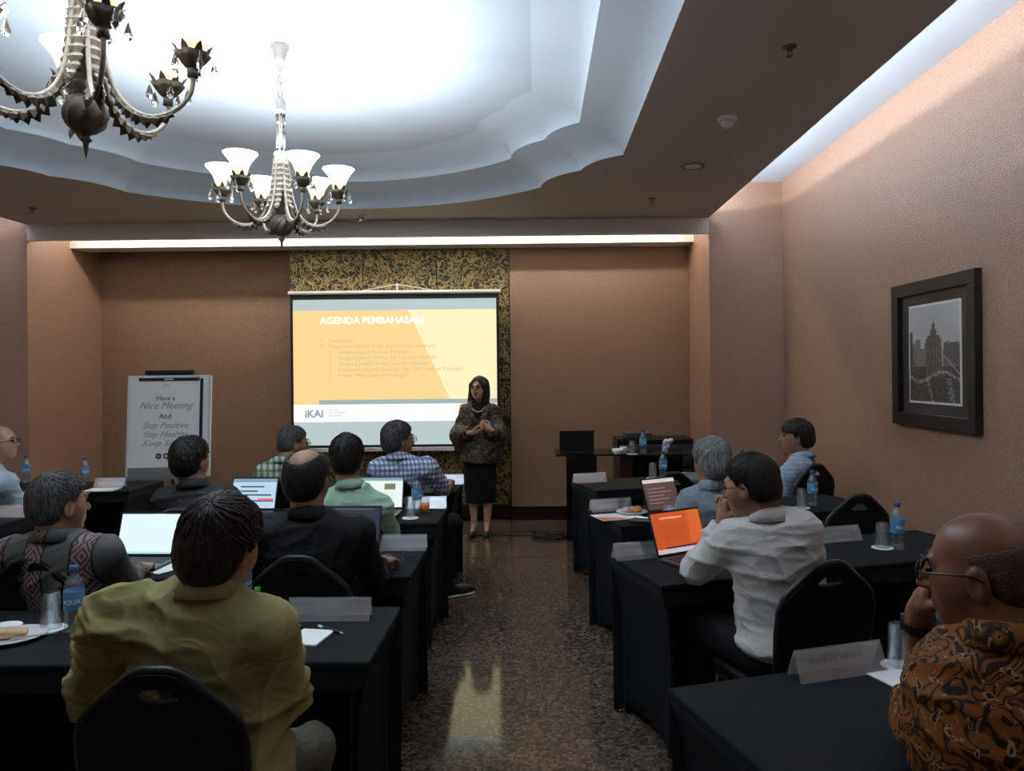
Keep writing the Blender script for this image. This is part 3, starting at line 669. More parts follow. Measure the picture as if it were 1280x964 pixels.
# ================================================================== SDF FIGURES
class SDF:
    def __init__(s, lo, hi, h):
        s.h = h; s.lo = np.array(lo, float)-3*h; n = np.ceil((np.array(hi)-np.array(lo))/h).astype(int)+7
        s.n = n; s.F = np.full(n, .5, np.float32); s.ax = [s.lo[i]+h*np.arange(n[i]) for i in range(3)]
    def block(s, lo, hi):
        a = np.clip(np.floor((np.array(lo)-s.lo)/s.h).astype(int), 0, s.n-1); b = np.clip(np.ceil((np.array(hi)-s.lo)/s.h).astype(int)+1, 1, s.n)
        if np.any(b <= a): return None
        sl = tuple(slice(a[i], b[i]) for i in range(3))
        X, Y, Z = np.meshgrid(*[s.ax[i][sl[i]] for i in range(3)], indexing='ij', sparse=False); return sl, X, Y, Z
    def union(s, sl, d, k):
        f = s.F[sl]
        if k > 0:
            hh = np.maximum(k-np.abs(f-d), 0)/k; s.F[sl] = np.minimum(f, d)-hh*hh*k*.25
        else: s.F[sl] = np.minimum(f, d)
    def sub(s, sl, d, k):
        f = s.F[sl]; d = -d; hh = np.maximum(k-np.abs(f-d), 0)/max(k, 1e-6); s.F[sl] = np.maximum(f, d)+hh*hh*k*.25
    def cap(s, a, b, ra, rb, k=.02, cut=None, sub=False):
        a = np.array(a, float); b = np.array(b, float); m = max(ra, rb)+k+3*s.h
        r = s.block(np.minimum(a, b)-m, np.maximum(a, b)+m)
        if r is None: return
        sl, X, Y, Z = r; ba = b-a; L2 = max(ba@ba, 1e-9)
        t = np.clip(((X-a[0])*ba[0]+(Y-a[1])*ba[1]+(Z-a[2])*ba[2])/L2, 0, 1)
        d = np.sqrt((X-a[0]-t*ba[0])**2+(Y-a[1]-t*ba[1])**2+(Z-a[2]-t*ba[2])**2)-(ra+(rb-ra)*t)
        if cut: 
            u = ba/math.sqrt(L2); d = np.maximum(d, (X-b[0])*u[0]+(Y-b[1])*u[1]+(Z-b[2])*u[2])
        (s.sub if sub else s.union)(sl, d, k)
    def ell(s, c, r, k=.02, M_=None, sub=False):
        c = np.array(c, float); r = np.array(r, float); m = r.max()+k+3*s.h
        q = s.block(c-m, c+m)
        if q is None: return
        sl, X, Y, Z = q; X = X-c[0]; Y = Y-c[1]; Z = Z-c[2]
        if M_ is not None:
            A = np.array(M_).T; X, Y, Z = (A[0, 0]*X+A[0, 1]*Y+A[0, 2]*Z, A[1, 0]*X+A[1, 1]*Y+A[1, 2]*Z, A[2, 0]*X+A[2, 1]*Y+A[2, 2]*Z)
        k0 = np.sqrt((X/r[0])**2+(Y/r[1])**2+(Z/r[2])**2); k1 = np.sqrt((X/r[0]**2)**2+(Y/r[1]**2)**2+(Z/r[2]**2)**2)+1e-9
        d = k0*(k0-1)/k1
        (s.sub if sub else s.union)(sl, d, k)
    def clip(s, fn):
        X, Y, Z = np.meshgrid(*s.ax, indexing='ij'); s.F = np.maximum(s.F, fn(X, Y, Z).astype(np.float32))
    def mesh(s):
        F = s.F; S = F < 0; n = F.shape
        cnt = np.zeros((n[0]-1, n[1]-1, n[2]-1), np.int8)
        offs = [(i, j, k) for i in (0, 1) for j in (0, 1) for k in (0, 1)]
        for o in offs: cnt += S[o[0]:n[0]-1+o[0], o[1]:n[1]-1+o[1], o[2]:n[2]-1+o[2]]
        act = np.argwhere((cnt > 0) & (cnt < 8))
        if len(act) == 0: return np.zeros((0, 3)), np.zeros((0, 4), int)
        vals = {o: F[act[:, 0]+o[0], act[:, 1]+o[1], act[:, 2]+o[2]] for o in offs}
        acc = np.zeros((len(act), 3)); c = np.zeros(len(act))
        for o in offs:
            for ax in range(3):
                if o[ax] == 0:
                    o2 = list(o); o2[ax] = 1; o2 = tuple(o2); a, b = vals[o], vals[o2]; m = (a < 0) != (b < 0)
                    t = np.where(m, a/np.where(a-b == 0, 1, a-b), 0); pt = np.tile(np.array(o, float), (len(act), 1)); pt[:, ax] = t
                    acc += pt*m[:, None]; c += m
        V = s.lo+s.h*(act+acc/c[:, None])
        idx = np.full(cnt.shape, -1, np.int64); idx[tuple(act.T)] = np.arange(len(act)); Q = []
        for ax in range(3):
            sa = [slice(1, -1)]*3; sa[ax] = slice(0, n[ax]-1); sb = list(sa); sb[ax] = slice(1, n[ax])
            A_, B_ = S[tuple(sa)], S[tuple(sb)]; e = np.argwhere(A_ != B_)
            if len(e) == 0: continue
            inside = A_[tuple(e.T)]; g = e.copy()
            for x in range(3):
                if x != ax: g[:, x] += 1
            u, v = (ax+1) % 3, (ax+2) % 3
            def cell(du, dv):
                q = g.copy(); q[:, u] -= du; q[:, v] -= dv; return idx[tuple(q.T)]
            quad = np.stack([cell(1, 1), cell(0, 1), cell(0, 0), cell(1, 0)], 1); quad[~inside] = quad[~inside][:, ::-1]; Q.append(quad)
        Q = np.concatenate(Q); Q = Q[(Q >= 0).all(1)]
        return V, Q
def vnormals(V, Q):
    nn = np.cross(V[Q[:, 2]]-V[Q[:, 0]], V[Q[:, 3]]-V[Q[:, 1]]); N = np.zeros_like(V)
    for i in range(4): np.add.at(N, Q[:, i], nn)
    return N/(np.linalg.norm(N, axis=1)[:, None]+1e-12)
def wrinkle(V, Q, amp, seed, n=7, fmin=22, fmax=48, horiz=.6):
    rng = np.random.default_rng(seed); N = vnormals(V, Q); s = np.zeros(len(V))
    for i in range(n):
        d = rng.standard_normal(3); d[2] *= 1+horiz*2; d /= np.linalg.norm(d); f = rng.uniform(fmin, fmax)
        w1, w2 = rng.standard_normal(3)*9, rng.standard_normal(3)*7
        t = np.sin(V@d*f+rng.uniform(0, 6)+1.4*np.sin(V@w1+rng.uniform(0, 6))); m = .5+.5*np.sin(V@w2+rng.uniform(0, 6))
        s += (1-np.abs(t))**2*m*m
    return V+N*((s-.5*s.mean())*amp)[:, None]
def np_obj(name, parts, mat, parent, smooth=True):
    off = 0; vs = []; qs = []
    for V, Q in parts: vs.append(V); qs.append(Q+off); off += len(V)
    V = np.concatenate(vs); Q = np.concatenate(qs); me = bpy.data.meshes.new(name); me.from_pydata(V.tolist(), [], Q.tolist()); me.update()
    return mkobj(name, me, mat, parent, smooth)
def rotm(yaw=0, pitch=0, roll=0): return (Matrix.Rotation(R(yaw), 3, 'Z') @ Matrix.Rotation(R(pitch), 3, 'X') @ Matrix.Rotation(R(roll), 3, 'Y'))
def hand_prims(s, wr, dirv, nrm, curl=40, side=1, sc=1.0, spread=.0, thumb=True):
    """palm and five bent fingers; dirv along the hand, nrm out of the palm, thumb on the -side across axis"""
    d = Vector(dirv).normalized(); n = Vector(nrm); n = (n-d*n.dot(d)).normalized(); a = d.cross(n)*side; wr = Vector(wr)
    Mx = np.array([list(a), list(d), list(n)]).T
    s.ell(wr+d*.048*sc, (.040*sc, .054*sc, .016*sc), .012, Mx); s.cap(wr-d*.02, wr+d*.03*sc, .025*sc, .026*sc, .015)
    for i, (x, L) in enumerate(((-.030, .070), (-.010, .080), (.010, .075), (.029, .060))):
        p = wr+d*.088*sc+a*x*sc*(1-.0); ang = 0; r = .0088*sc; seg = [L*.45, L*.32, L*.26]
        dd = d+a*x*spread*8
        s.cap(wr+d*.05*sc+a*x*.8*sc, p, .011*sc, r, .006)
        for j, sg in enumerate(seg):
            ang += R(curl*(1.0 if j else .75)); q = p+(dd*math.cos(ang)+n*math.sin(ang)).normalized()*sg*sc
            s.cap(p, q, r, r*.92, .003); p = q; r *= .93
    if thumb:
        p0 = wr+d*.022*sc-a*.028*sc+n*.006; p1 = p0+(d*.6-a*.55+n*.45).normalized()*.036*sc; p2 = p1+(d*.85-a*.05+n*.5).normalized()*.030*sc; p3 = p2+(d*.8+a*.3+n*.5).normalized()*.024*sc
        s.cap(p0, p1, .015*sc, .0115*sc, .01); s.cap(p1, p2, .0110*sc, .0098*sc, .003); s.cap(p2, p3, .0098*sc, .0085*sc, .003)
def T3(v): return np.array([v[0], v[1], v[2]])
def person(label, base, rot, head, neck, sl, sr, el, er, wl, wr, yaw=0, pitch=0, tilt=0, hipz=.56, shirt='white', sleeve='long', trouser='black', hair='short', haircol='black',
           skin_='tan', bulk=1.0, knees=None, ankles=None, feetyaw=(0, 0), hs=1.0, glasses=False, res=.008, wamp=.006, seed=1, curl=(45, 45), palm=((0, 0, -1), (0, 0, -1)), handdir=(None, None),
           collar=True, shoe=SHOE, hairkw={}, watch=None, sleeve_r=1.0, belly=1.0):
    rot = R(rot); b0 = Vector((base[0], base[1], 0)); Ri = Matrix.Rotation(-rot, 3, 'Z'); W2 = lambda w: Ri @ (Vector(w)-b0)
    hd, nk, sl, sr, el, er, wl, wr = [W2(P(*q)) for q in (head, neck, sl, sr, el, er, wl, wr)]
    hip = Vector((0, 0, hipz)); hl, hr = Vector((-.095, .03, hipz-.02)), Vector((.095, .03, hipz-.02))
    kn = [W2(P(*k)) if k is not None else Vector((s*.15, .44, .53)) for k, s in zip(knees or (None, None), (-1, 1))]
    an = [W2(P(*k)) if k is not None else Vector((s*.15, .46, .10)) for k, s in zip(ankles or (None, None), (-1, 1))]
    Rh = rotm(yaw-math.degrees(rot), pitch, tilt); H = lambda x, y, z: hd+Rh @ Vector((x, y, z))*hs
    RhN = np.array(Rh)
    parts = []
    # ---- head and neck
    lo = np.minimum(T3(hd), T3(nk))-.16; hi = np.maximum(T3(hd), T3(nk))+.16
    s = SDF(lo, hi, min(res, .0055) if res < .009 else .007)
    e = lambda c, r, k=.02, sub=False: s.ell(H(*c), np.array(r)*hs, k, RhN, sub)
    e((0, -.012, .035), (.074, .093, .080)); e((0, .028, -.035), (.060, .064, .082), .03); e((0, .066, -.092), (.026, .022, .022), .03)
    e((0, .03, -.02), (.070, .05, .05), .03)
    s.cap(H(-.030, .080, .026), H(.030, .080, .026), .011*hs, .011*hs, .02)
    for q in (-1, 1): e((q*.030, .099, .008), (.016, .013, .012), .015, True)
    s.cap(H(0, .090, .012), H(0, .112, -.024), .008*hs, .012*hs, .012)
    for q in (-1, 1): s.cap(H(q*.004, .104, -.027), H(q*.013, .098, -.028), .008*hs, .007*hs, .006)
    s.cap(H(-.020, .086, -.056), H(.020, .086, -.056), .008*hs, .008*hs, .01); s.cap(H(-.016, .085, -.068), H(.016, .085, -.068), .007*hs, .007*hs, .008)
    for q in (-1, 1):
        e((q*.077, -.008, -.012), (.009, .021, .034), .006); e((q*.086, -.002, -.010), (.008, .011, .02), .006, True)
    s.cap(H(0, -.028, -.04), nk+Vector((0, 0, -.05)), .056*hs, .064*hs, .03)
    parts.append(s.mesh())
    # ---- trunk, arms, legs (skin side, under the clothes)
    allp = [hip, nk, sl, sr, el, er, wl, wr]+kn+an
    lo = np.min([T3(p) for p in allp], 0)-.16; hi = np.max([T3(p) for p in allp], 0)+.16; lo[2] = max(lo[2], -.02)
    ax = (nk-hip).normalized(); xr = (sr-sl).normalized(); xr = (xr-ax*xr.dot(ax)).normalized(); yv = ax.cross(xr); Mt = np.array([list(xr), list(yv), list(ax)]).T
    L = (nk-hip).length; ch = hip+(nk-hip)*.66-yv*.01; be = hip+(nk-hip)*.25+yv*.02
    def trunk(s, g, k=.06):
        s.ell(ch, np.array((.168*bulk, .112*bulk, L*.40))+g, k, Mt); s.ell(be, np.array((.160*bulk*belly, .125*bulk*belly, L*.38))+g, k, Mt)
        s.cap(sl, sr, .060*bulk+g, .060*bulk+g, k); s.cap(nk-ax*.035, sl-ax*.005, .052+g, .05*bulk+g, .04); s.cap(nk-ax*.035, sr-ax*.005, .052+g, .05*bulk+g, .04)
    s = SDF(lo, hi, .014); trunk(s, -.022)
    for S_, E_, W_ in ((sl, el, wl), (sr, er, wr)): s.cap(S_, E_, .042, .036, .02); s.cap(E_, W_, .036, .026, .02)
    s.ell(hip, (.15, .11, .10), .04)
    for h_, k_, a_ in ((hl, kn[0], an[0]), (hr, kn[1], an[1])): s.cap(h_, k_, .07, .05, .03); s.cap(k_, a_, .05, .033, .02)
    parts.append(s.mesh())
    # ---- forearms and hands
    for i, (E_, W_) in enumerate(((el, wl), (er, wr))):
        d = handdir[i] and (Ri @ Vector(handdir[i])) or (W_-E_); d = Vector(d).normalized(); pn = Ri @ Vector(palm[i])
        if abs(d.dot(pn.normalized())) > .95: pn = Vector((0, .3, -1))
        mid = E_+(W_-E_)*.35; pts = [T3(p) for p in (mid, W_, W_+d*.2)]
        s = SDF(np.min(pts, 0)-.09, np.max(pts, 0)+.09, .0045 if res < .009 else .0065)
        s.cap(mid, W_, .037, .025, .01); hand_prims(s, W_, d, pn, curl[i], 1 if i == 0 else -1, 1.0); parts.append(s.mesh())
    body = np_obj('person', parts, SK[skin_], None); body.location = b0; body.rotation_euler = (0, 0, rot); tag(body, label, 'person')
    # ---- shirt
    s = SDF(lo, hi, res); trunk(s, .0)
    s.ell(hip+Vector((0, 0, .02)), (.168*bulk*belly, .130*bulk*belly, .10), .05)
    for S_, E_, W_ in ((sl, el, wl), (sr, er, wr)):
        if sleeve == 'long':
            s.cap(S_, E_, .064*bulk*sleeve_r, .054*sleeve_r, .04); q = E_+(W_-E_)*.93; s.cap(E_, q, .052*sleeve_r, .038, .02, True)
        elif sleeve == 'rolled':
            s.cap(S_, E_, .066*bulk*sleeve_r, .058*sleeve_r, .04); q = E_+(W_-E_)*.22; s.cap(E_, q, .058*sleeve_r, .054*sleeve_r, .02, True)
        else:
            q = S_+(E_-S_)*.88; s.cap(S_, q, .068*bulk*sleeve_r, .064*sleeve_r, .04, True)
    zc = hipz-.07; s.clip(lambda X, Y, Z: zc-Z)
    s.cap(nk+ax*.0, nk+ax*.12, .052*hs, .06*hs, .012, None, True)
    V, Q = s.mesh(); V = wrinkle(V, Q, wamp, seed)
    sho = np_obj('shirt', [(V, Q)], SH[shirt] if isinstance(shirt, str) else shirt, body)
    if collar:
        n = 40; prof = [(.060, -.030), (.056, .020), (.060, .025), (.067, .019), (.090, -.022), (.085, -.025), (.064, .012), (.063, -.030)]; vs = []
        cdir = (hd-nk).normalized(); up = (ax*.6+cdir*.4+Vector((0, 0, .3))).normalized(); fx = xr; fy = up.cross(fx).normalized()
        for k in range(n+1):
            q = R(90+22)+R(360-44)*k/n
            for r, z in prof: vs.append(nk+fx*r*math.cos(q)*1.05*hs+fy*r*math.sin(q)*1.08*hs+up*(z*1.0-.012*math.sin(q)+.002))
        m = len(prof); fs = [(k*m+i, k*m+(i+1) % m, (k+1)*m+(i+1) % m, (k+1)*m+i) for k in range(n) for i in range(m)]+[tuple(range(m)), tuple(n*m+i for i in range(m))[::-1]]
        MB().add(vs, fs).build('collar', SH[shirt] if isinstance(shirt, str) else shirt, sho, smooth=True)
    # ---- trousers and shoes
    s = SDF(lo, hi, max(res, .010)); s.ell(hip, (.175, .135, .115), .04)
    for h_, k_, a_ in ((hl, kn[0], an[0]), (hr, kn[1], an[1])): s.cap(h_, k_, .092, .070, .05); s.cap(k_, a_+Vector((0, 0, -.0)), .068, .056, .03, True)
    V, Q = s.mesh(); np_obj('trousers', [(wrinkle(V, Q, .005, seed+9), Q)], TR[trouser], body)
    for a_, fy_, sd in ((an[0], feetyaw[0], -1), (an[1], feetyaw[1], 1)):
        d = Vector((math.sin(R(-fy_)), math.cos(R(-fy_)), 0)); g = Vector((a_.x, a_.y, 0)); s = SDF(T3(g)-.22, T3(g)+.25, .009)
        s.cap(g-d*.05+Vector((0, 0, .055)), g+d*.12+Vector((0, 0, .040)), .042, .036, .02); s.cap(g+d*.10+Vector((0, 0, .04)), g+d*.17+Vector((0, 0, .036)), .040, .032, .02); s.cap(g+Vector((0, 0, .06)), g+Vector((0, 0, .11)), .044, .046, .03)
        s.clip(lambda X, Y, Z: .012-Z); so = np_obj('shoe', [s.mesh()], shoe, body)
        s = SDF(T3(g)-.22, T3(g)+.25, .009); s.cap(g-d*.055+Vector((0, 0, .01)), g+d*.175+Vector((0, 0, .01)), .042, .036, .02)
        s.clip(lambda X, Y, Z: np.maximum(.001-Z, Z-.018)); np_obj('sole', [s.mesh()], SOLE if shoe is SHOE and seed % 2 == 0 else M['blackplastic'], so)
    # ---- hair
    hair_fn(hair, HM[haircol], body, hd, Rh, hs, res, seed, **hairkw)
    # ---- eyes, brows, glasses
    for q in (-1, 1):
        mb = MB(); mb.lathe([(0, -.010), (.007, -.007), (.010, 0), (.007, .007), (0, .010)], 10); o = mb.build('eye', EYE, body, smooth=True)
        o.matrix_local = Matrix.Translation(H(q*.030, .084, .008)) @ Rh.to_4x4()
        if hair != 'none':
            o = MB().tube([H(q*.014, .096, .031), H(q*.030, .096, .036), H(q*.046, .084, .031)], .0035, 6).build('eyebrow', HM[haircol if haircol != 'stubble' else 'black'], body)
    if glasses: make_glasses(body, H, Rh, hs)
    if watch is not None:
        E_, W_ = ((el, wl), (er, wr))[watch]; d = (W_-E_).normalized(); Q_ = d.to_track_quat('Z', 'Y').to_matrix()
        o = MB().lathe([(.030, -.012), (.034, -.012), (.034, .012), (.030, .012), (.030, -.012)], 24).build('watch_strap', M['blackplastic'], body, smooth=False); o.matrix_local = Matrix.Translation(W_-d*.035) @ Q_.to_4x4()
        o2 = MB().lathe([(0, 0), (.019, 0), (.019, .008), (0, .009)], 20).build('watch_case', M['blackplastic'], o); o2.matrix_local = Matrix.Translation((-.032, 0, 0)) @ Matrix.Rotation(R(-90), 4, 'Y')
    return body
def make_glasses(body, H, Rh, hs):
    g = MB()
    for q in (-1, 1):
        pts = [H(q*.032+.023*math.cos(a), .108+.004*abs(math.cos(a))-.006*abs(q*.032+.023*math.cos(a))/.05, .006+.018*math.sin(a)) for a in np.linspace(0, 2*math.pi, 21)]
        g.tube(pts, .0022*hs, 6, cap=False)
        g.tube([H(q*.056, .100, .010), H(q*.074, .085, .010), H(q*.084, .0, .006), H(q*.083, -.02, -.006)], .0022*hs, 6)
    g.tube([H(-.010, .112, .010), H(.010, .112, .010)], .0022*hs, 6)
    o = g.build('spectacles', FRAMEB, body, smooth=True)
    for q in (-1, 1):
        pts = [H(q*.032+.022*math.cos(a), .106, .006+.017*math.sin(a)) for a in np.linspace(0, 2*math.pi, 17)[:-1]]
        MB().add(pts, [tuple(range(16))]).build('lens', LENS, o)
def hair_fn(style, mat, body, hd, Rh, hs, res, seed, t=.016, front=.070, nape=-.075, side=0.0, lump=.0015, fringe=0, bald=None, back=0, top=0, locks=None, lockr=.0038):
    if locks is None: locks = 0 if bald else 380
    RhN = np.array(Rh); h = .006 if res < .009 else .008
    s = SDF(T3(hd)-.19*hs, T3(hd)+.19*hs, h); Hh = lambda x, y, z: hd+Rh @ Vector((x, y, z))*hs
    s.ell(Hh(0, -.014, .036), np.array((.074+t, .093+t, .080+t+top))*hs, .02, RhN)
    s.ell(Hh(0, -.045, -.015), np.array((.066+t*.8, .062+t+back, .068+t))*hs, .03, RhN)
    if fringe: s.ell(Hh(0, .052, .062), np.array((.066, .048, .035))*hs, .02, RhN)
    A = RhN.T/hs; c = T3(hd)
    def cut(X, Y, Z):
        X = X-c[0]; Y = Y-c[1]; Z = Z-c[2]; x = A[0, 0]*X+A[0, 1]*Y+A[0, 2]*Z; y = A[1, 0]*X+A[1, 1]*Y+A[1, 2]*Z; z = A[2, 0]*X+A[2, 1]*Y+A[2, 2]*Z
        f = np.interp(y, [-.12, -.05, -.028, -.012, .02, .045, front, .12], [nape, nape, nape*.75, side+.018, side+.022, .045-.02*bool(fringe), .068-.045*bool(fringe), .115 if not fringe else .03])
        f = f-.03*np.clip((np.abs(x)-.06)/.03, 0, 1)*(y > .0)*(y < .025)
        out = (f-z)*.75*hs
        return out
    s.clip(cut)
    if bald:
        for c_, r_ in bald: s.ell(Hh(*c_), np.array(r_)*hs, .008, RhN, True)
    V, Q = s.mesh()
    if len(V):
        V = wrinkle(V, Q, lump, seed+3, 6, 60, 150, 0.0); parts = [(V, Q)]
        if locks:
            rng = np.random.default_rng(seed); pole = np.array((.15, -.55, .82)); pole /= np.linalg.norm(pole); ux = np.cross(pole, (0, 1, 0)); ux /= np.linalg.norm(ux); uy = np.cross(pole, ux)
            e0 = np.array((0, -.014, .036)); rr = np.array((.074+t, .093+t, .080+t+top)); vs = []; qs = []
            for i in range(locks):
                th = 2.15*rng.random()**.7; ph = rng.uniform(0, 2*math.pi); dl = rng.uniform(.35, .75); sw = rng.uniform(-.1, .45); lift = rng.uniform(0, .10)**1.3; pts = []; ok = True
                for k in range(7):
                    f = k/6; a = th+dl*f; q = ph+sw*f; d = pole*math.cos(a)+(ux*math.cos(q)+uy*math.sin(q))*math.sin(a); pnt = e0+rr*d*(1.0+lift*math.sin(f*2.2))
                    y, z = pnt[1], pnt[2]; lim = np.interp(y, [-.12, -.05, -.028, -.012, .02, .045, front, .12], [nape, nape, nape*.75, side+.018, side+.022, .045, .068, .115])
                    if z < lim-.012:
                        break
                    pts.append(pnt)
                if len(pts) < 3: continue
                pts = np.array(pts); tg = np.gradient(pts, axis=0); nr = pts-e0; bn_ = np.cross(tg, nr); bn_ /= np.linalg.norm(bn_, axis=1)[:, None]+1e-9; nr /= np.linalg.norm(nr, axis=1)[:, None]
                w = lockr*rng.uniform(.6, 1.3)*(1-np.linspace(0, 1, len(pts))**2*.92); o = len(vs)
                for k in range(len(pts)):
                    for c_, s_ in ((1, 0), (0, .6), (-1, 0), (0, -.6)): vs.append(pts[k]+bn_[k]*w[k]*c_+nr[k]*w[k]*s_)
                for k in range(len(pts)-1):
                    for c_ in range(4): qs.append((o+k*4+c_, o+k*4+(c_+1) % 4, o+k*4+4+(c_+1) % 4, o+k*4+4+c_))
            LV = np.array(vs)*hs @ RhN.T+T3(hd); parts.append((LV, np.array(qs)))
        np_obj('hair', parts, mat, body)
# ================================================================== PEOPLE
def seat(px, d, back=.275, rot=0): 
    q = P(px, 700, d); f = Vector((-math.sin(R(rot)), math.cos(R(rot)), 0)); return (q.x+f.x*back, q.y+f.y*back)
person('man in a yellow olive shirt seen from behind, leaning over his table', (-.88, 2.09), -4, (279, 683, 2.08), (260, 734, 2.06), (150, 775, 2.04), (333, 788, 2.06), (118, 858, 2.22), (356, 866, 2.16), (185, 822, 2.45), (325, 925, 2.30),
       yaw=-22, pitch=-4, tilt=6, shirt='yellow', sleeve='rolled', trouser='khaki', haircol='brown', bulk=1.12, hs=1.04, res=.0065, wamp=.016, seed=4, knees=(None, (388, 938, 2.34)), ankles=(None, (380, 1040, 2.40)),
       hairkw=dict(t=.020, lump=.002, nape=-.085, back=.008, top=.006, locks=800, lockr=.0055), sleeve_r=1.12, belly=1.1)
person('man in a grey shirt with maroon woven bands, at the blank screen laptop', (-1.90, 3.10), -4, (74, 630, 3.08), (72, 668, 3.07), (15, 695, 3.06), (130, 692, 3.08), (-15, 735, 3.2), (158, 730, 3.22), (0, 712, 3.5), (176, 712, 3.46),
       yaw=-28, pitch=-3, shirt='ikat', sleeve='long', haircol='pepper', bulk=1.05, hs=1.06, res=.0075, seed=7, wamp=.006, hairkw=dict(t=.009, nape=-.07, lump=.002, locks=600, lockr=.0028))
person('man in a black shirt with a bald crown, hand on a mouse', (-.90, 3.13), -3, (384, 600, 3.13), (388, 641, 3.11), (333, 670, 3.10), (445, 668, 3.12), (315, 735, 3.25), (468, 722, 3.26), (345, 705, 3.52), (474, 703, 3.42),
       yaw=-6, pitch=-6, shirt='black', sleeve='long', haircol='black', bulk=1.1, hs=1.06, res=.0075, seed=11, wamp=.007, hairkw=dict(t=.010, lump=.001, nape=-.08, bald=[((.0, -.045, .13), (.060, .108, .086))]), curl=(25, 28), handdir=(None, (.35, 1, -.08)))
person('man in a charcoal shirt sitting before the flip chart', (-1.86, 4.30), -4, (239, 575, 4.3), (243, 605, 4.28), (207, 626, 4.28), (285, 624, 4.3), (198, 662, 4.4), (300, 660, 4.42), (230, 640, 4.75), (290, 640, 4.75),
       yaw=-18, shirt='dgrey', sleeve='rolled', haircol='black', hs=1.05, seed=13, hairkw=dict(t=.016, nape=-.08))
person('man in a mint green shirt with both ears showing', (-.99, 4.30), 0, (434, 573, 4.3), (438, 606, 4.28), (404, 630, 4.27), (475, 634, 4.3), (395, 664, 4.4), (486, 664, 4.4), (430, 645, 4.72), (480, 645, 4.72),
       yaw=4, shirt='mint', sleeve='rolled', haircol='black', hs=1.03, seed=17, wamp=.007, bulk=1.0, hairkw=dict(t=.017, nape=-.075, top=.008), skin_='light')
person('man in a green and white checked shirt turning his head to the screen', (-1.77, 5.46), -18, (367, 554, 5.42), (356, 575, 5.36), (333, 594, 5.32), (388, 592, 5.44), (326, 626, 5.45), (396, 622, 5.55), (345, 618, 5.85), (385, 616, 5.85),
       yaw=-52, pitch=-8, shirt='green', sleeve='short', haircol='pepper', hs=.98, seed=19, glasses=True, res=.009, hairkw=dict(t=.010, nape=-.07))
person('man in a blue and white gingham shirt with glasses and grey hair', (-.93, 5.47), -10, (498, 550, 5.42), (497, 571, 5.40), (474, 587, 5.38), (534, 585, 5.42), (472, 622, 5.5), (556, 614, 5.56), (490, 610, 5.86), (561, 604, 5.85),
       yaw=-48, pitch=-2, shirt='blue', sleeve='short', haircol='pepper', hs=1.08, seed=22, glasses=True, res=.009, bulk=1.05, knees=(None, (566, 655, 5.62)), ankles=(None, (561, 722, 5.66)), feetyaw=(0, -50), hairkw=dict(t=.014, nape=-.075))
person('balding man with glasses in a pale blue shirt, in profile beside the far side wall', (-3.80, 5.47), -50, (1, 553, 5.42), (-14, 581, 5.38), (-30, 606, 5.50), (6, 604, 5.28), (5, 638, 5.75), (24, 640, 5.40), (30, 620, 5.95), (44, 628, 5.65),
       yaw=-80, pitch=2, shirt='paleblue', sleeve='short', haircol='pepper', hs=1.0, seed=23, glasses=True, res=.009, skin_='light', hairkw=dict(t=.004, nape=-.05, bald=[((0, .06, .09), (.10, .12, .085))]))
person('man in a white shirt with glasses, hands clasped at his mouth', (.99, 3.03), 16.5, (938, 608, 3.02), (962, 642, 3.0), (916, 676, 3.05), (1000, 664, 2.95), (870, 712, 3.26), (975, 705, 3.28), (903, 652, 3.26), (913, 652, 3.30),
       yaw=48, pitch=-12, shirt='white', sleeve='long', haircol='black', hs=1.04, res=.0065, seed=31, wamp=.009, bulk=1.08, glasses=True, hairkw=dict(t=.010, lump=.001, nape=-.062, locks=600, lockr=.0026), curl=(55, 55), palm=((1, .2, 0), (-1, -.2, 0)), handdir=((.05, .0, 1), (-.1, .0, 1)), sleeve_r=1.08, belly=1.06)
person('man with full grey hair in a blue grey shirt at a laptop', (1.02, 4.40), 16.5, (888, 577, 4.38), (891, 607, 4.36), (863, 628, 4.38), (925, 628, 4.32), (848, 652, 4.52), (932, 660, 4.48), (836, 638, 4.80), (900, 648, 4.80),
       yaw=22, shirt='bluegrey', sleeve='long', haircol='grey', hs=1.05, seed=37, trouser='maroon', hairkw=dict(t=.022, nape=-.085, back=.012, side=-.01, lump=.002, locks=600))
person('man with black fringe and pale blue checked shirt, in profile by the wall', (1.97, 5.92), 40, (995, 546, 5.92), (1003, 569, 5.92), (987, 592, 5.78), (1008, 585, 6.06), (976, 622, 5.82), (990, 618, 6.18), (962, 610, 6.00), (970, 610, 6.22),
       yaw=78, pitch=2, shirt='lightcheck', sleeve='short', haircol='black', hs=1.05, seed=41, res=.009, hairkw=dict(t=.020, nape=-.075, fringe=1, back=.012, lump=.002, locks=350, lockr=.005))
person('bald man with glasses in a brown batik shirt, chin resting on his fist', (.93, 1.45), 20, (1226, 714, 1.52), (1258, 795, 1.47), (1200, 852, 1.52), (1335, 835, 1.42), (1156, 905, 1.80), (1345, 915, 1.6), (1150, 764, 1.70), (1290, 925, 1.85),
       yaw=50, pitch=-8, shirt='batik', sleeve='rolled', haircol='stubble', skin_='brown', hs=.99, res=.006, seed=43, wamp=.006, bulk=1.12, glasses=True, watch=0, hairkw=dict(t=.0015, lump=.0, nape=-.085, bald=[((0, .02, .115), (.12, .16, .085)), ((0, .10, .02), (.14, .105, .14))]), curl=(75, 45), handdir=((.28, -.25, 1), None), palm=((.8, -.5, 0), (0, 0, -1)), sleeve_r=1.1)
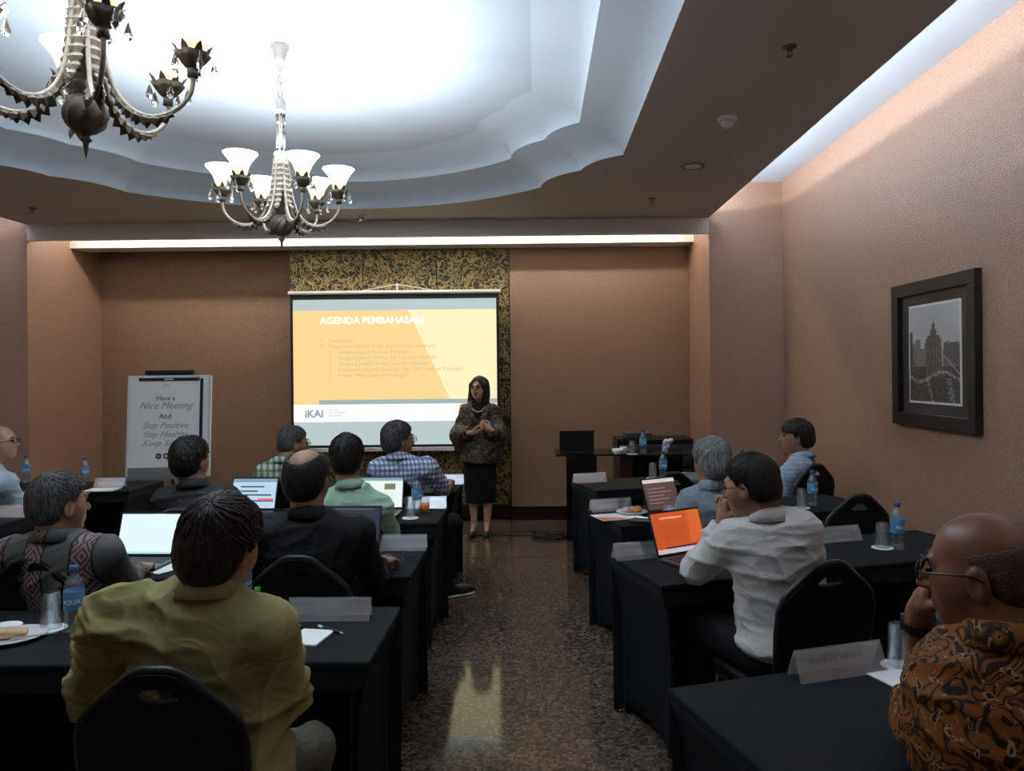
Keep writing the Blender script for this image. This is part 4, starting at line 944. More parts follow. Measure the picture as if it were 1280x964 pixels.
# chairs under and behind them
place_chair(*seat(194, 1.85), 0, 'black banquet chair right behind the yellow shirt man')
place_chair(*seat(38, 2.97), 0, 'black banquet chair of the man in the grey shirt with woven bands')
place_chair(*seat(371, 2.97), R(0), 'black banquet chair behind the man in the black shirt')
place_chair(-1.86, 4.30, 0, 'black banquet chair under the man in the charcoal shirt')
place_chair(-.99, 4.30, 0, 'black banquet chair under the man in the mint shirt')
place_chair(-1.77, 5.50, R(-3), 'black banquet chair under the man in the green checked shirt')
place_chair(-.93, 5.48, R(-5), 'black banquet chair under the man in the gingham shirt')
place_chair(-3.80, 5.47, R(-50), 'black banquet chair under the man in profile in the pale blue shirt')
place_chair(*seat(1037, 2.80, rot=16.5), RR, 'black banquet chair behind the man in the white shirt')
place_chair(1.02, 4.38, RR, 'black banquet chair under the grey haired man')
place_chair(1.95, 5.90, R(28), 'black banquet chair turned sideways, behind the man with the black fringe')
place_chair(.94, 1.43, RR, 'black banquet chair under the bald man in batik')
place_chair(*seat(1075, 4.28, rot=14), R(14), 'empty black banquet chair next to the picture wall')
place_chair(*seat(843, 5.28, rot=16), R(16), 'empty black banquet chair beyond the laptop of the grey haired man')
# ---- the presenter
def presenter():
    base = P(601, 668, 7.83); b0 = Vector((base.x, 7.83, 0)); rot = R(176)
    Ri = Matrix.Rotation(-rot, 3, 'Z'); W2 = lambda px, py, d: Ri @ (P(px, py, d)-b0)
    hd = Vector((.0, .02, 1.485)); nk = Vector((0, -.01, 1.335)); sl, sr = Vector((-.135, 0, 1.255)), Vector((.135, 0, 1.255))
    el, er = Vector((-.195, .05, 1.03)), Vector((.195, .05, 1.02)); wr = W2(590, 541, 7.55); wl = W2(612, 537, 7.56)
    Rh = rotm(-18, 4, 0); hs = 1.0; H = lambda x, y, z: hd+Rh @ Vector((x, y, z))*hs; RhN = np.array(Rh); parts = []
    s = SDF((-.16, -.16, 1.24), (.16, .18, 1.62), .0055); e = lambda c, r, k=.02, sub=False: s.ell(H(*c), np.array(r)*hs, k, RhN, sub)
    e((0, -.012, .035), (.072, .090, .078)); e((0, .028, -.035), (.056, .062, .078), .03); e((0, .064, -.088), (.020, .020, .02), .03); e((0, .03, -.02), (.068, .05, .05), .03)
    s.cap(H(-.028, .080, .024), H(.028, .080, .024), .010, .010, .02)
    for q in (-1, 1): e((q*.030, .099, .008), (.015, .012, .010), .012, True)
    s.cap(H(0, .090, .010), H(0, .108, -.022), .007, .011, .012); s.cap(H(-.016, .086, -.054), H(.016, .086, -.054), .007, .007, .01)
    s.cap(H(0, -.025, -.04), nk+Vector((0, 0, -.06)), .046, .056, .03); parts.append(s.mesh())
    s = SDF((-.35, -.2, -.02), (.35, .35, 1.4), .011)
    s.ell((0, 0, 1.14), (.14, .095, .20), .05); s.ell((0, 0, .88), (.15, .11, .16), .06); s.cap(sl, sr, .05, .05, .04)
    for S_, E_, W_ in ((sl, el, wl), (sr, er, wr)): s.cap(S_, E_, .04, .034, .02); s.cap(E_, W_, .034, .023, .02)
    for q in (-1, 1):
        s.cap((q*.08, 0, .85), (q*.075, .01, .48), .075, .05, .04); s.cap((q*.075, .01, .48), (q*.07, -.01, .32), .048, .050, .03); s.cap((q*.07, -.01, .32), (q*.066, 0, .09), .050, .028, .02); s.cap((q*.066, 0, .10), (q*.072, .10, .045), .028, .024, .02)
    parts.append(s.mesh())
    for E_, W_, dv, pn, sd in ((el, wl, (-.75, .2, .55), (.3, -1, .4), 1), (er, wr, (.85, .1, .1), (-.2, -.5, 1), -1)):
        pts = [T3(W_)-.14, T3(W_)+.14]; s = SDF(pts[0], pts[1], .0045); s.cap(E_+(W_-E_)*.6, W_, .028, .023, .01)
        d = Vector(dv); d = Vector((-d.x, d.y, d.z)); hand_prims(s, W_, d, pn, 48, sd, .9); parts.append(s.mesh())
    body = np_obj('person', parts, SK['light'], None); body.location = b0; body.rotation_euler = (0, 0, rot); tag(body, 'standing woman presenter with dark hair and glasses in a patterned shawl and black skirt', 'person')
    s = SDF((-.3, -.25, .3), (.3, .25, 1.0), .009); s.ell((0, 0, .86), (.172, .128, .20), .03); s.cap((0, 0, .80), (0, 0, .37), .170, .158, .06)
    s.clip(lambda X, Y, Z: np.maximum(.335-Z, Z-.97))
    V, Q = s.mesh(); V[:, 1] *= .80; np_obj('skirt', [(wrinkle(V, Q, .002, 3), Q)], TR['black'], body)
    s = SDF((-.2, -.2, 1.0), (.2, .2, 1.45), .008); s.ell((0, .0, 1.16), (.145, .105, .20), .04); s.cap(nk-Vector((0, 0, .06)), nk+Vector((0, 0, .015)), .062, .052, .03, True)
    np_obj('top', [s.mesh()], TR['black'], body)
    s = SDF((-.42, -.25, .68), (.42, .3, 1.42), .008)
    s.ell((0, -.005, 1.12), (.178, .112, .19), .06); s.cap((0, -.01, 1.05), (0, -.01, .74), .165, .205, .06, True); s.cap(sl, sr, .052, .052, .05)
    for S_, E_, W_ in ((sl, el, wl), (sr, er, wr)):
        s.cap(S_, E_, .058, .084, .06); s.cap(E_, W_*.7+E_*.3, .085, .06, .03, True); s.cap(E_, E_+Vector((0, -.02, -.14)), .085, .06, .06); s.cap(nk-Vector((0, .0, .03)), S_, .055, .06, .04)
    s.cap((0, .11, 1.40), (0, .135, 1.12), .085, .01, .02, None, True); s.cap(nk, nk+Vector((0, .02, .2)), .055, .06, .01, None, True)
    s.clip(lambda X, Y, Z: .735+.02*np.sin(X*14)-Z)
    V, Q = s.mesh(); np_obj('shawl', [(wrinkle(V, Q, .009, 12, 8, 18, 40, -.2), Q)], SH['shawl'], body)
    for q in (-1, 1):                                  # draped lapel folds
        MB().tube([(q*.055, -.03, 1.385), (q*.085, .05, 1.35), (q*.085, .115, 1.27), (q*.055, .14, 1.18), (q*.02, .15, 1.10)], [.02, .03, .034, .03, .014], 10, flat=.5).build('lapel', SH['shawl'], body, smooth=True)
    # hair
    s = SDF(T3(hd)-.24, T3(hd)+.2, .006); s.ell(H(0, -.018, .036), np.array((.092, .102, .096)), .02, RhN); s.ell(H(0, -.050, -.06), np.array((.098, .062, .13)), .04, RhN)
    for q in (-1, 1): s.cap(H(q*.072, .02, .03), H(q*.088, .015, -.14), .026, .030, .03)
    s.cap(H(0, .105, .015), H(0, .085, -.20), .070, .062, .010, None, True); s.cap(H(-.022, .125, .05), H(.022, .125, .05), .060, .060, .01, None, True)
    V, Q = s.mesh(); np_obj('hair', [(wrinkle(V, Q, .004, 5, 5, 50, 110, -.4), Q)], HM['black'], body)
    for q in (-1, 1):
        o = MB().lathe([(0, -.009), (.008, -.006), (.010, 0), (.008, .006), (0, .009)], 10).build('eye', EYE, body, smooth=True); o.matrix_local = Matrix.Translation(H(q*.030, .082, .008)) @ Rh.to_4x4()
        MB().tube([H(q*.014, .093, .030), H(q*.030, .093, .034), H(q*.046, .080, .030)], .0035, 6).build('eyebrow', HM['black'], body)
    MB().tube([H(-.018, .088, -.052), H(-.008, .096, -.049), H(0, .097, -.051), H(.008, .096, -.049), H(.018, .088, -.052)], .005, 8).tube([H(-.016, .088, -.062), H(0, .095, -.068), H(.016, .088, -.062)], .0055, 8).build('lips', LIP, body, smooth=True)
    make_glasses(body, H, Rh, hs)
    for k in range(13):
        a = R(205+k*130/12); MB().lathe([(0, -.0075), (.0053, -.0053), (.0075, 0), (.0053, .0053), (0, .0075)], 8, (.062*math.cos(a), .105+.01*math.sin(a)*-1, 1.315+.06*math.sin(a))).build('pearl', M['porcelain'], body, smooth=True)
    o = MB().lathe([(.024, -.010), (.028, -.010), (.028, .010), (.024, .010), (.024, -.010)], 20).build('bracelet', M['porcelain'], body); d = (wl-el).normalized(); o.matrix_local = Matrix.Translation(wl-d*.03) @ d.to_track_quat('Z', 'Y').to_matrix().to_4x4()
    for q in (-1, 1):
        g = Vector((q*.070, .04, 0)); s = SDF(T3(g)-.2, T3(g)+.2, .007); s.cap(g+Vector((0, -.05, .06)), g+Vector((0, .09, .026)), .032, .030, .02); s.cap(g+Vector((0, .06, .026)), g+Vector((0, .125, .022)), .034, .020, .02); s.cap(g+Vector((0, -.07, .05)), g+Vector((0, -.07, .008)), .016, .012, .01)
        s.cap(g+Vector((0, -.03, .10)), g+Vector((0, .05, .07)), .034, .026, .008, None, True); s.clip(lambda X, Y, Z: .002-Z); np_obj('shoe', [s.mesh()], SHOE, body)
presenter()
# ================================================================== FLIP CHART
def flipchart():
    d = 6.9; c = P(210, 596, d); t = empty('flip_chart', (c.x, d, 0), R(4)); tag(t, 'white flip chart easel with a handwritten greeting sheet', 'flip chart')
    w, z0, z1 = .355, .745, 1.655; tl = Matrix.Translation((0, 0, z0)) @ Matrix.Rotation(R(-5), 4, 'X'); h = z1-z0
    def pb(n, x0, x1, y0, y1, a, b, m, par=t, bev=0):
        o = bx(n, x0, x1, y0, y1, a, b, m, par, bevel=bev); 
        if par is t: o.matrix_local = tl
        return o
    bd = pb('board', -w, w, -.012, .012, 0, h, M['board'], bev=.006)
    for q in (-1, 1): pb('side_rail', q*w-.012, q*w+.012, -.016, .016, .0, h, M['whiteplastic'], bev=.006)
    pb('tray', -w+.03, w-.03, -.07, .0, -.02, .085, M['greyplastic'], bev=.006)
    pb('clamp', -w+.09, w-.09, -.03, -.012, h-.05, h-.022, M['blackplastic'], bev=.004); pb('clamp_badge', -.04, .04, -.032, -.03, h-.044, h-.028, M['alu'])
    pb('top_hood', -.22, .21, -.02, .06, h+.004, h+.05, M['blackplastic'], bev=.01)
    pb('marker_strap', w-.085, w-.058, -.020, -.012, .12, h-.03, M['blackplastic'], bev=.003)
    sheet = pb('sheet', -w+.03, w-.09, -.017, -.0125, .09, h-.035, M['paper'])
    def tx(s, x, z, size, mat, shear=0, bold=0, al='CENTER'): return text('lettering', s, size, mat, sheet, TM((x, -.0185, z), (1, 0, 0), (0, 0, 1)), al, bold, shear)
    x = -.03
    tx('Have a', x, h-.225, .06, M['ink'], 0, .0005); tx('Nice Meeting', x, h-.300, .085, M['inklight'], .45)
    tx('And', x, h-.39, .065, M['ink'], 0, .0005)
    for i, s in enumerate(('Stay Positive', 'Stay Healthy', 'Keep Smile')): tx(s, x+(-.0, 0, -.02)[i], h-.475-i*.08, .078, M['inklight'], .45)
    crest = MB()
    for k in range(5):
        a = R(30+k*30); crest.add([Vector((x+math.cos(a+s)*r, -.0185, h-.115+math.sin(a+s)*r)) for s, r in ((-.16, .022), (.16, .022), (.0, .045))], [(0, 1, 2)])
    crest.build('crest_mark', M['inklight'], sheet)
    for k in range(4):
        cxk = -.08+k*.067; o = MB().lathe([(0, 0), (.027, 0), (.027, .0015), (0, .0015)], 24).build('icon_disc', M['ink'], sheet); o.location = (cxk, -.0175, .185); o.rotation_euler = (R(90), 0, 0)
        o2 = MB().lathe([(0, 0), (.010, 0), (.010, .001), (0, .001)], [3, 12, 6, 4][k]).build('icon_mark', M['paper'], o); o2.location = (0, 0, .0016)
    for px_, py_, x2, y2 in ((-.24, .0, -.34, -.20), (.24, .0, .34, -.20), (0, .05, 0, .42)):
        MB().tube([(px_, .04, z0+.10), (x2, y2, .012)], .014, 8).build('leg', M['chairmetal'], t, smooth=True)
    bx('crossbar', -.27, .27, .0, .03, z0+.12, z0+.16, M['chairmetal'], t)
flipchart()
# ================================================================== PRESENTER DESK AND EQUIPMENT
ZD = .85
def desk():
    t = empty('presenter_desk', (.9, 7.7, 0)); tag(t, 'narrow dark presenter desk with slab legs, next to the screen wall', 'desk')
    dark = pm('dark_smoked_top', (.02, .018, .017), .12)
    bx('desk_top', -.68, .62, -.28, .28, ZD-.018, ZD, dark, t, bevel=.003)
    bx('leg_panel', -.575, -.28, -.20, -.14, 0, ZD-.018, M['blackwood'], t, bevel=.004)
    bx('leg_panel', -.05, .06, -.16, .10, 0, ZD-.018, pm('dark_red_wood', (.045, .018, .012), .35, noise=.3, scale=6), t, bevel=.004)
    bx('leg_panel', .10, .60, .02, .08, 0, ZD-.018, M['blackwood'], t, bevel=.004)
desk()
def rack():
    t = empty('equipment_cabinet', (1.29, 8.33, 0)); tag(t, 'low black cabinet with audio equipment behind the presenter desk', 'cabinet')
    bx('body', -.40, .40, -.22, .22, 0, .93, M['blackwood'], t, bevel=.006)
    for i in range(3):
        z0 = .12+i*.26; pnl = bx('drawer_front', -.38, .38, -.232, -.22, z0, z0+.23, M['darkplastic'], t, bevel=.004)
        bx('handle', -.08, .08, -.245, -.232, z0+.10, z0+.115, M['blackplastic'], pnl)
    m = bx('mixer', -.30, -.02, -.15, .12, .93, .99, M['darkplastic'], t, bevel=.006)
    for k in range(5): MB().lathe([(0, 0), (.012, 0), (.010, .014), (0, .014)], 10, (-.27+k*.055, -.08, .99)).build('knob', M['greyplastic'], m)
rack()
# cable coil
c = G(687, 671, 0); mb = MB(); rng = random.Random(3); pts = []
for i in range(140):
    a = i*.32; r = .10+.05*math.sin(i*.37)+.02*rng.random(); pts.append((r*1.15*math.cos(a), r*math.sin(a), .008+.025*(i/140)+.006*math.sin(i*.9)))
pts += [(-.2, .05, .008), (-.45, .10, .007), (-.75, .08, .007)]
tag(mb.tube(pts, .006, 6).build('cable_coil', M['blackplastic'], None, smooth=True, loc=(c.x, c.y, 0)), 'black cable coiled on the granite floor', 'cable')
# ================================================================== TABLETOP THINGS
ZT = .751
def T(px, py, z=ZT): return G(px, py, z)
# --- bottles
def make_bottle(brand=False, h=.235):
    t = empty('water_bottle'); r = .0325
    prof = [(0, .0), (.024, 0), (r, .006), (r, .03), (r*.94, .036), (r, .042), (r*.94, .054), (r, .06), (r*.94, .072), (r, .080), (r, .15), (r*.98, .165), (r*.78, .186), (.014, .203), (.0125, .212), (.0125, .218), (0, .218)]
    MB().lathe([(a, z*h/.235) for a, z in prof], 20).build('bottle_body', M['water'], t, smooth=True)
    lb = MB().lathe([(r*1.012, .085*h/.235), (r*1.02, .086*h/.235), (r*1.02, .150*h/.235), (r*1.0, .152*h/.235), (.0325, .12)], 24).build('label_band', M['label'], t, smooth=True)
    MB().lathe([(0, .213*h/.235), (.0150, .213*h/.235), (.0155, .216*h/.235), (.0150, h), (.0, h+.001)], 16).build('cap', M['cap'], t, smooth=True)
    if brand: text('lettering', 'AQUA', .022, M['paper'], lb, Matrix.Translation((0, -r*1.03, .108*h/.235)) @ Matrix.Rotation(R(90), 4, 'X'), 'CENTER', .0006, 0, r*1.03)
    return t
bot = make_bottle(True); bn = [0]
def bottle(px, py, label, rz=0, z=ZT):
    t = bot if bn[0] == 0 else copy_tree(bot); bn[0] += 1; q = T(px, py, z); t.location = (q.x, q.y, z); t.rotation_euler = (0, 0, R(rz)); tag(t, label, 'bottle', 'small blue capped water bottles'); return t
bottle(93, 791, 'water bottle with blue cap and blue label beside the snack plate', 12)
bottle(304, 765, 'water bottle partly hidden behind the head of the yellow shirt man', 40)
bottle(521, 641, 'water bottle standing behind the orange juice glass', 80)
bottle(33, 604, 'water bottle on the table of the pale blue shirt man, nearer to him', 30)
bottle(106, 607, 'water bottle next to the standing card on the flip chart table', 60)
bottle(829, 599, 'water bottle beside an upturned glass on the table by the presenter desk', 30)
bottle(1016, 633, 'water bottle in front of the chair of the man with the black fringe', 20)
bottle(1122, 687, 'water bottle on the table corner nearest the picture wall', 15)
bottle(928, 597, 'water bottle showing over the head of the white shirt man', 0)
bottle(804, 568, 'water bottle on the presenter desk', 50, ZD+.001)
bottle(1166, 812, 'water bottle mostly hidden behind the fist of the bald man', 0)
# --- tumblers and coasters
gl = MB().lathe([(.0, .0), (.0001, .126), (.027, .126), (.031, .122), (.036, .001), (.0345, .001), (.0295, .116), (0, .118)][2:], 24)
def glass_mb(): return MB().lathe([(.036, 0), (.0305, .120), (.027, .126), (0, .126), (0, .117), (.0285, .115), (.034, 0), (.036, 0)], 24)
g0 = None
def tumbler(px, py, label, z=ZT, coaster=True, up=False, lab2=None):
    global g0
    q = T(px, py, z); zz = z
    if coaster:
        k = MB().lathe([(0, 0), (.052, 0), (.052, .0025), (0, .0025)], 28).build('paper_coaster', M['paper'], loc=(q.x, q.y, z)); tag(k, lab2 or ('white paper coaster under the '+label), 'coaster', 'round paper coasters'); zz = z+.003
    o = glass_mb().build('tumbler', M['glass'], smooth=True) if g0 is None else g0.copy()
    if g0 is None: g0 = o
    else: C.objects.link(o)
    o.location = (q.x, q.y, zz+(.126 if up else 0)); o.rotation_euler = (R(180) if up else 0, 0, 0); tag(o, label, 'glass', 'clear tumblers'); return o
tumbler(64, 786, 'upturned tumbler beside the snack plate')
tumbler(816, 598, 'upturned tumbler on the table by the presenter desk')
tumbler(1002, 635, 'upturned tumbler near the man with the black fringe')
tumbler(1103, 685, 'upturned tumbler on the corner by the picture wall')
tumbler(1124, 833, 'upturned tumbler at the bald man\'s elbow')
tumbler(513, 648, 'clear tumbler set right way up next to the juice', up=True)
tumbler(790, 568, 'tumbler on the presenter desk', ZD+.001)
def juice():
    q = T(531, 643); t = empty('juice_glass', (q.x, q.y, ZT)); tag(t, 'glass half filled with orange juice', 'glass')
    MB().lathe([(.031, 0), (.034, .11), (.032, .11), (.029, .006), (0, .006), (0, 0)], 24).build('tumbler_body', thin_clear('thin_glass', (.97, .98, .98), .12, .03), t, smooth=True)
    MB().lathe([(0, .007), (.028, .007), (.031, .066), (0, .066)], 24).build('juice', pm('orange_juice', (.85, .20, .02), .3), t, smooth=True)
juice()
for px, py, l in ((5, 784, 'white paper coaster behind the snack plate'), (857, 592, 'white saucer on the table by the presenter desk')):
    q = T(px, py); tag(MB().lathe([(0, 0), (.055, 0), (.058, .004), (0, .003)], 28).build('paper_coaster' if 'coaster' in l else 'saucer', M['paper'] if 'coaster' in l else M['porcelain'], loc=(q.x, q.y, ZT)), l, l.split()[2] if 'coaster' in l else 'saucer', 'round paper coasters' if 'coaster' in l else None)
# green bottle, tea bottle
q = T(322, 768); t = empty('green_bottle', (q.x, q.y, ZT)); tag(t, 'small bright green bottle beside the yellow shirt man', 'bottle'); gm = pm('green_plastic', (.10, .42, .03), .3)
MB().lathe([(0, 0), (.018, 0), (.019, .004), (.019, .06), (.012, .068), (0, .068)], 18).build('bottle_body', gm, t, smooth=True); MB().lathe([(0, .068), (.0115, .068), (.0115, .102), (0, .103)], 16).build('cap', gm, t, smooth=True); MB().lathe([(.0193, .012), (.0196, .013), (.0196, .05), (.0193, .051)], 18).build('label_band', M['paper'], t)
q = T(549, 612); t = empty('milk_bottle', (q.x, q.y, ZT)); tag(t, 'small bottle of beige drink with pale cap beside the gingham shirt man', 'bottle')
MB().lathe([(0, 0), (.026, 0), (.028, .004), (.028, .095), (.018, .112), (0, .112)], 20).build('bottle_body', pm('beige_drink', (.36, .25, .17), .3), t, smooth=True); MB().lathe([(0, .112), (.019, .112), (.019, .135), (0, .136)], 18).build('cap', pm('pale_cap', (.55, .52, .46), .4), t, smooth=True)
# --- name card holders: acrylic tents with a paper slip
def card(px, py, rz, label, w=.29, h=.078, txt=None, z=ZT):
    q = T(px, py, z); t = empty('name_card_holder', (q.x, q.y, z), rz); tag(t, label, 'card holder', 'acrylic name card holders'); dy = .036
    for s, n in ((-1, 'acrylic_panel'), (1, 'acrylic_panel')):
        MB().add([(-w/2, s*dy, 0), (w/2, s*dy, 0), (w/2, 0, h), (-w/2, 0, h), (-w/2, s*(dy-.003), 0), (w/2, s*(dy-.003), 0), (w/2, 0, h-.004), (-w/2, 0, h-.004)], [(0, 1, 2, 3), (5, 4, 7, 6), (0, 4, 5, 1), (1, 5, 6, 2), (2, 6, 7, 3), (3, 7, 4, 0)]).build(n, M['acrylic'], t)
    k = MB().add([(-w/2+.004, dy-.006, .003), (w/2-.004, dy-.006, .003), (w/2-.004, .003, h-.008), (-w/2+.004, .003, h-.008)], [(0, 1, 2, 3)]).build('name_slip', M['paper'], t)
    if txt: text('lettering', txt, .032, M['ink'], k, TM((0, dy*.52-.008, h*.42), (-1, 0, 0), (0, -dy*.9, h)), 'CENTER')
    return t
card(413, 773, R(-1), 'acrylic name card holder beside the note pad and pen', .305)
card(501, 687, R(-1), 'acrylic name card holder by the mouse of the black shirt man', .27)
card(533, 635, 0, 'acrylic name card holder behind the juice glass', .27)
card(563, 605, 0, 'acrylic name card holder in front of the gingham shirt man', .22)
card(737, 603, RR, 'acrylic name card holder on the aisle end of the table by the presenter desk', .28)
card(763, 638, RR, 'acrylic name card holder behind the plate of cake', .28)
card(799, 697, RR, 'acrylic name card holder behind the laptop with the orange slide', .27)
card(1046, 676, RR, 'acrylic name card holder right beyond the white shirt man\'s shoulder', .27)
card(1047, 842, RR, 'acrylic name card holder before the bald man, lettering seen reversed', .30, .085, 'Taufik Hidayat')
card(868, 602, RR, 'acrylic name card holder in front of the grey haired man\'s face', .30)
card(138, 609, 0, 'acrylic name card holder on the flip chart table', .24)
card(14, 646, 0, 'acrylic name card holder before the pale blue shirt man\'s forearm', .26)
card(82, 605, 0, 'acrylic name card holder between the two bottles of the flip chart table', .22)
# --- papers, pads, pens
def sheet(name, px, py, w, d, rz, label, cat, mat=None, z=ZT, th=.002): 
    q = T(px, py, z); return tag(bx(name, -w/2, w/2, -d/2, d/2, 0, th, mat or M['paper'], loc=(q.x, q.y, z), rot=(0, 0, R(rz)), bevel=0), label, cat)
sheet('note_pad', 387, 798, .115, .15, -10, 'small white note pad lying beside a pen', 'note pad', th=.006)
sheet('note_paper', 350, 788, .09, .13, -14, 'white sheet half under the yellow shirt man\'s arm', 'paper')
q = T(413, 789); t = empty('pen', (q.x, q.y, ZT+.005), R(-38)); tag(t, 'black and white ballpoint pen lying above the note pad', 'pen')
MB().tube([(-.065, 0, 0), (.055, 0, 0)], .0045, 8).build('barrel', M['blackplastic'], t); MB().tube([(.055, 0, 0), (.068, 0, 0)], [.0045, .002], 8).build('tip', M['whiteplastic'], t); MB().tube([(-.066, 0, 0), (-.04, 0, 0)], .0052, 8).build('clip_cap', M['whiteplastic'], t)
def brochure(px, py, rz, label, w=.21, d=.29):
    q = T(px, py); t = empty('brochure', (q.x, q.y, ZT), R(rz)); tag(t, label, 'brochure')
    bx('cover', -w/2, w/2, -d/2, d/2, 0, .003, M['paper'], t); MB().prism([(-w/2+.01, .0), (w*.15, 0), (-w/2+.01, .0)], 0, 0) if False else None
    MB().add([(-w/2+.004, -d/2+.004, .0034), (w*.3, -d/2+.004, .0034), (-w/2+.004, .02, .0034)], [(0, 1, 2)]).build('colour_corner', pm('orange_print', (.75, .22, .06), .5), t)
brochure(214, 706, -28, 'white and orange brochure behind the yellow shirt man\'s head')
brochure(772, 646, 18, 'white and orange brochure at the aisle end, before the plate of cake', .28, .20)
q = T(808, 653); t = empty('notebook', (q.x, q.y, ZT+.0045), R(-25)); tag(t, 'black notebook with a pen lying by the grey haired man\'s laptop', 'notebook'); bx('cover', -.09, .09, -.06, .06, 0, .012, M['blackplastic'], t, bevel=.003); MB().tube([(-.07, .02, .017), (.07, .03, .017)], .004, 6).build('pen', M['alu'], t)
sheet('note_paper', 1123, 851, .10, .14, 20, 'white paper under the bald man\'s sleeve', 'paper', th=.004)
sheet('note_paper', 128, 613, .22, .15, 5, 'white papers on the near edge of the flip chart table', 'paper', th=.008)
# --- plates
def plate(px, py, label, r=.10):
    q = T(px, py); return tag(MB().lathe([(0, 0), (r*.6, 0), (r*.7, .004), (r, .014), (r, .017), (r*.68, .008), (0, .006)], 36).build('plate', M['porcelain'], smooth=True, loc=(q.x, q.y, ZT)), label, 'plate'), q
_, q = plate(16, 799, 'white plate holding a stick snack beside the upturned tumbler', .105)
sn = pm('pale_pastry', (.62, .42, .24), .7, noise=.25, scale=60)
for k, (dx, dy, rz) in enumerate(((-.01, .0, 5), (.0, -.028, 12))):
    tag(MB().tube([(-.075, 0, 0), (-.07, 0, 0), (0, 0, .002), (.055, 0, 0), (.06, 0, 0)], [.004, .013, .016, .013, .004], 10).build('pastry_stick', sn, smooth=True, loc=(q.x+dx, q.y+dy, ZT+.025), rot=(0, 0, R(rz))), ['pale pastry stick lying across the middle of the plate', 'pale pastry stick nearer the plate rim'][k], 'pastry', 'pastry sticks on the plate')
q2 = T(47, 801); t = empty('fork', (q2.x, q2.y, ZT+.0185), R(28)); tag(t, 'small steel fork resting on the snack plate rim', 'fork'); MB().tube([(-.08, 0, 0), (.03, 0, 0)], .003, 6).build('handle', M['alu'], t); bx('tines', .03, .06, -.008, .008, -.001, .001, M['alu'], t)
_, q = plate(790, 642, 'white plate with small cakes at the grey haired man\'s place', .10)
for k, (dx, dy, r, col) in enumerate(((.035, .01, .034, (.62, .26, .05)), (-.035, .01, .030, (.62, .42, .46)), (.0, .04, .028, (.60, .48, .28)))):
    tag(MB().lathe([(0, 0), (r*.8, 0), (r, r*.3), (r*.9, r*.75), (r*.5, r*1.05), (0, r*1.1)], 18).build('cake', pm('cake_%s' % 'abc'[k], col, .6, noise=.25, scale=80), smooth=True, loc=(q.x+dx, q.y+dy, ZT+.008)), ['round orange brown cake on the plate', 'pale pink cake on the plate', 'cream coloured cake at the back of the plate'][k], 'cake')
def cup(px, py, label, z=ZT, r=.042):
    q = T(px, py, z); t = empty('cup', (q.x, q.y, z)); tag(t, label, 'cup'); MB().lathe([(0, 0), (r*.5, 0), (r*.8, .02), (r, .052), (r*.93, .052), (r*.72, .02), (0, .008)], 24).build('bowl', M['porcelain'], t, smooth=True)
    MB().tube([(r*.9, 0, .042), (r*1.4, 0, .04), (r*1.35, 0, .02), (r*.8, 0, .018)], .004, 8).build('handle', M['porcelain'], t, smooth=True)
cup(772, 568, 'white coffee cup on the presenter desk', ZD+.001, .058); cup(779, 565, 'small cream cup behind the coffee cup on the desk', ZD+.001, .036)
q = G(833, 567, ZD); s = SDF((-.05, -.05, 0), (.06, .05, .16), .006); s.cap((-.01, 0, .02), (0, 0, .10), .026, .030, .02); s.cap((0, 0, .10), (.045, 0, .125), .026, .02, .02); s.clip(lambda X, Y, Z: .001-Z); V, Q_ = s.mesh()
tag(np_obj('crumpled_bag', [(wrinkle(V, Q_, .006, 2, 6, 60, 140, 0), Q_)], pm('white_blue_plastic', (.55, .62, .72), .25), None), 'crumpled white plastic wrapper on the presenter desk', 'wrapper'); bpy.data.objects['crumpled_bag'].location = (q.x, q.y, ZD+.001)
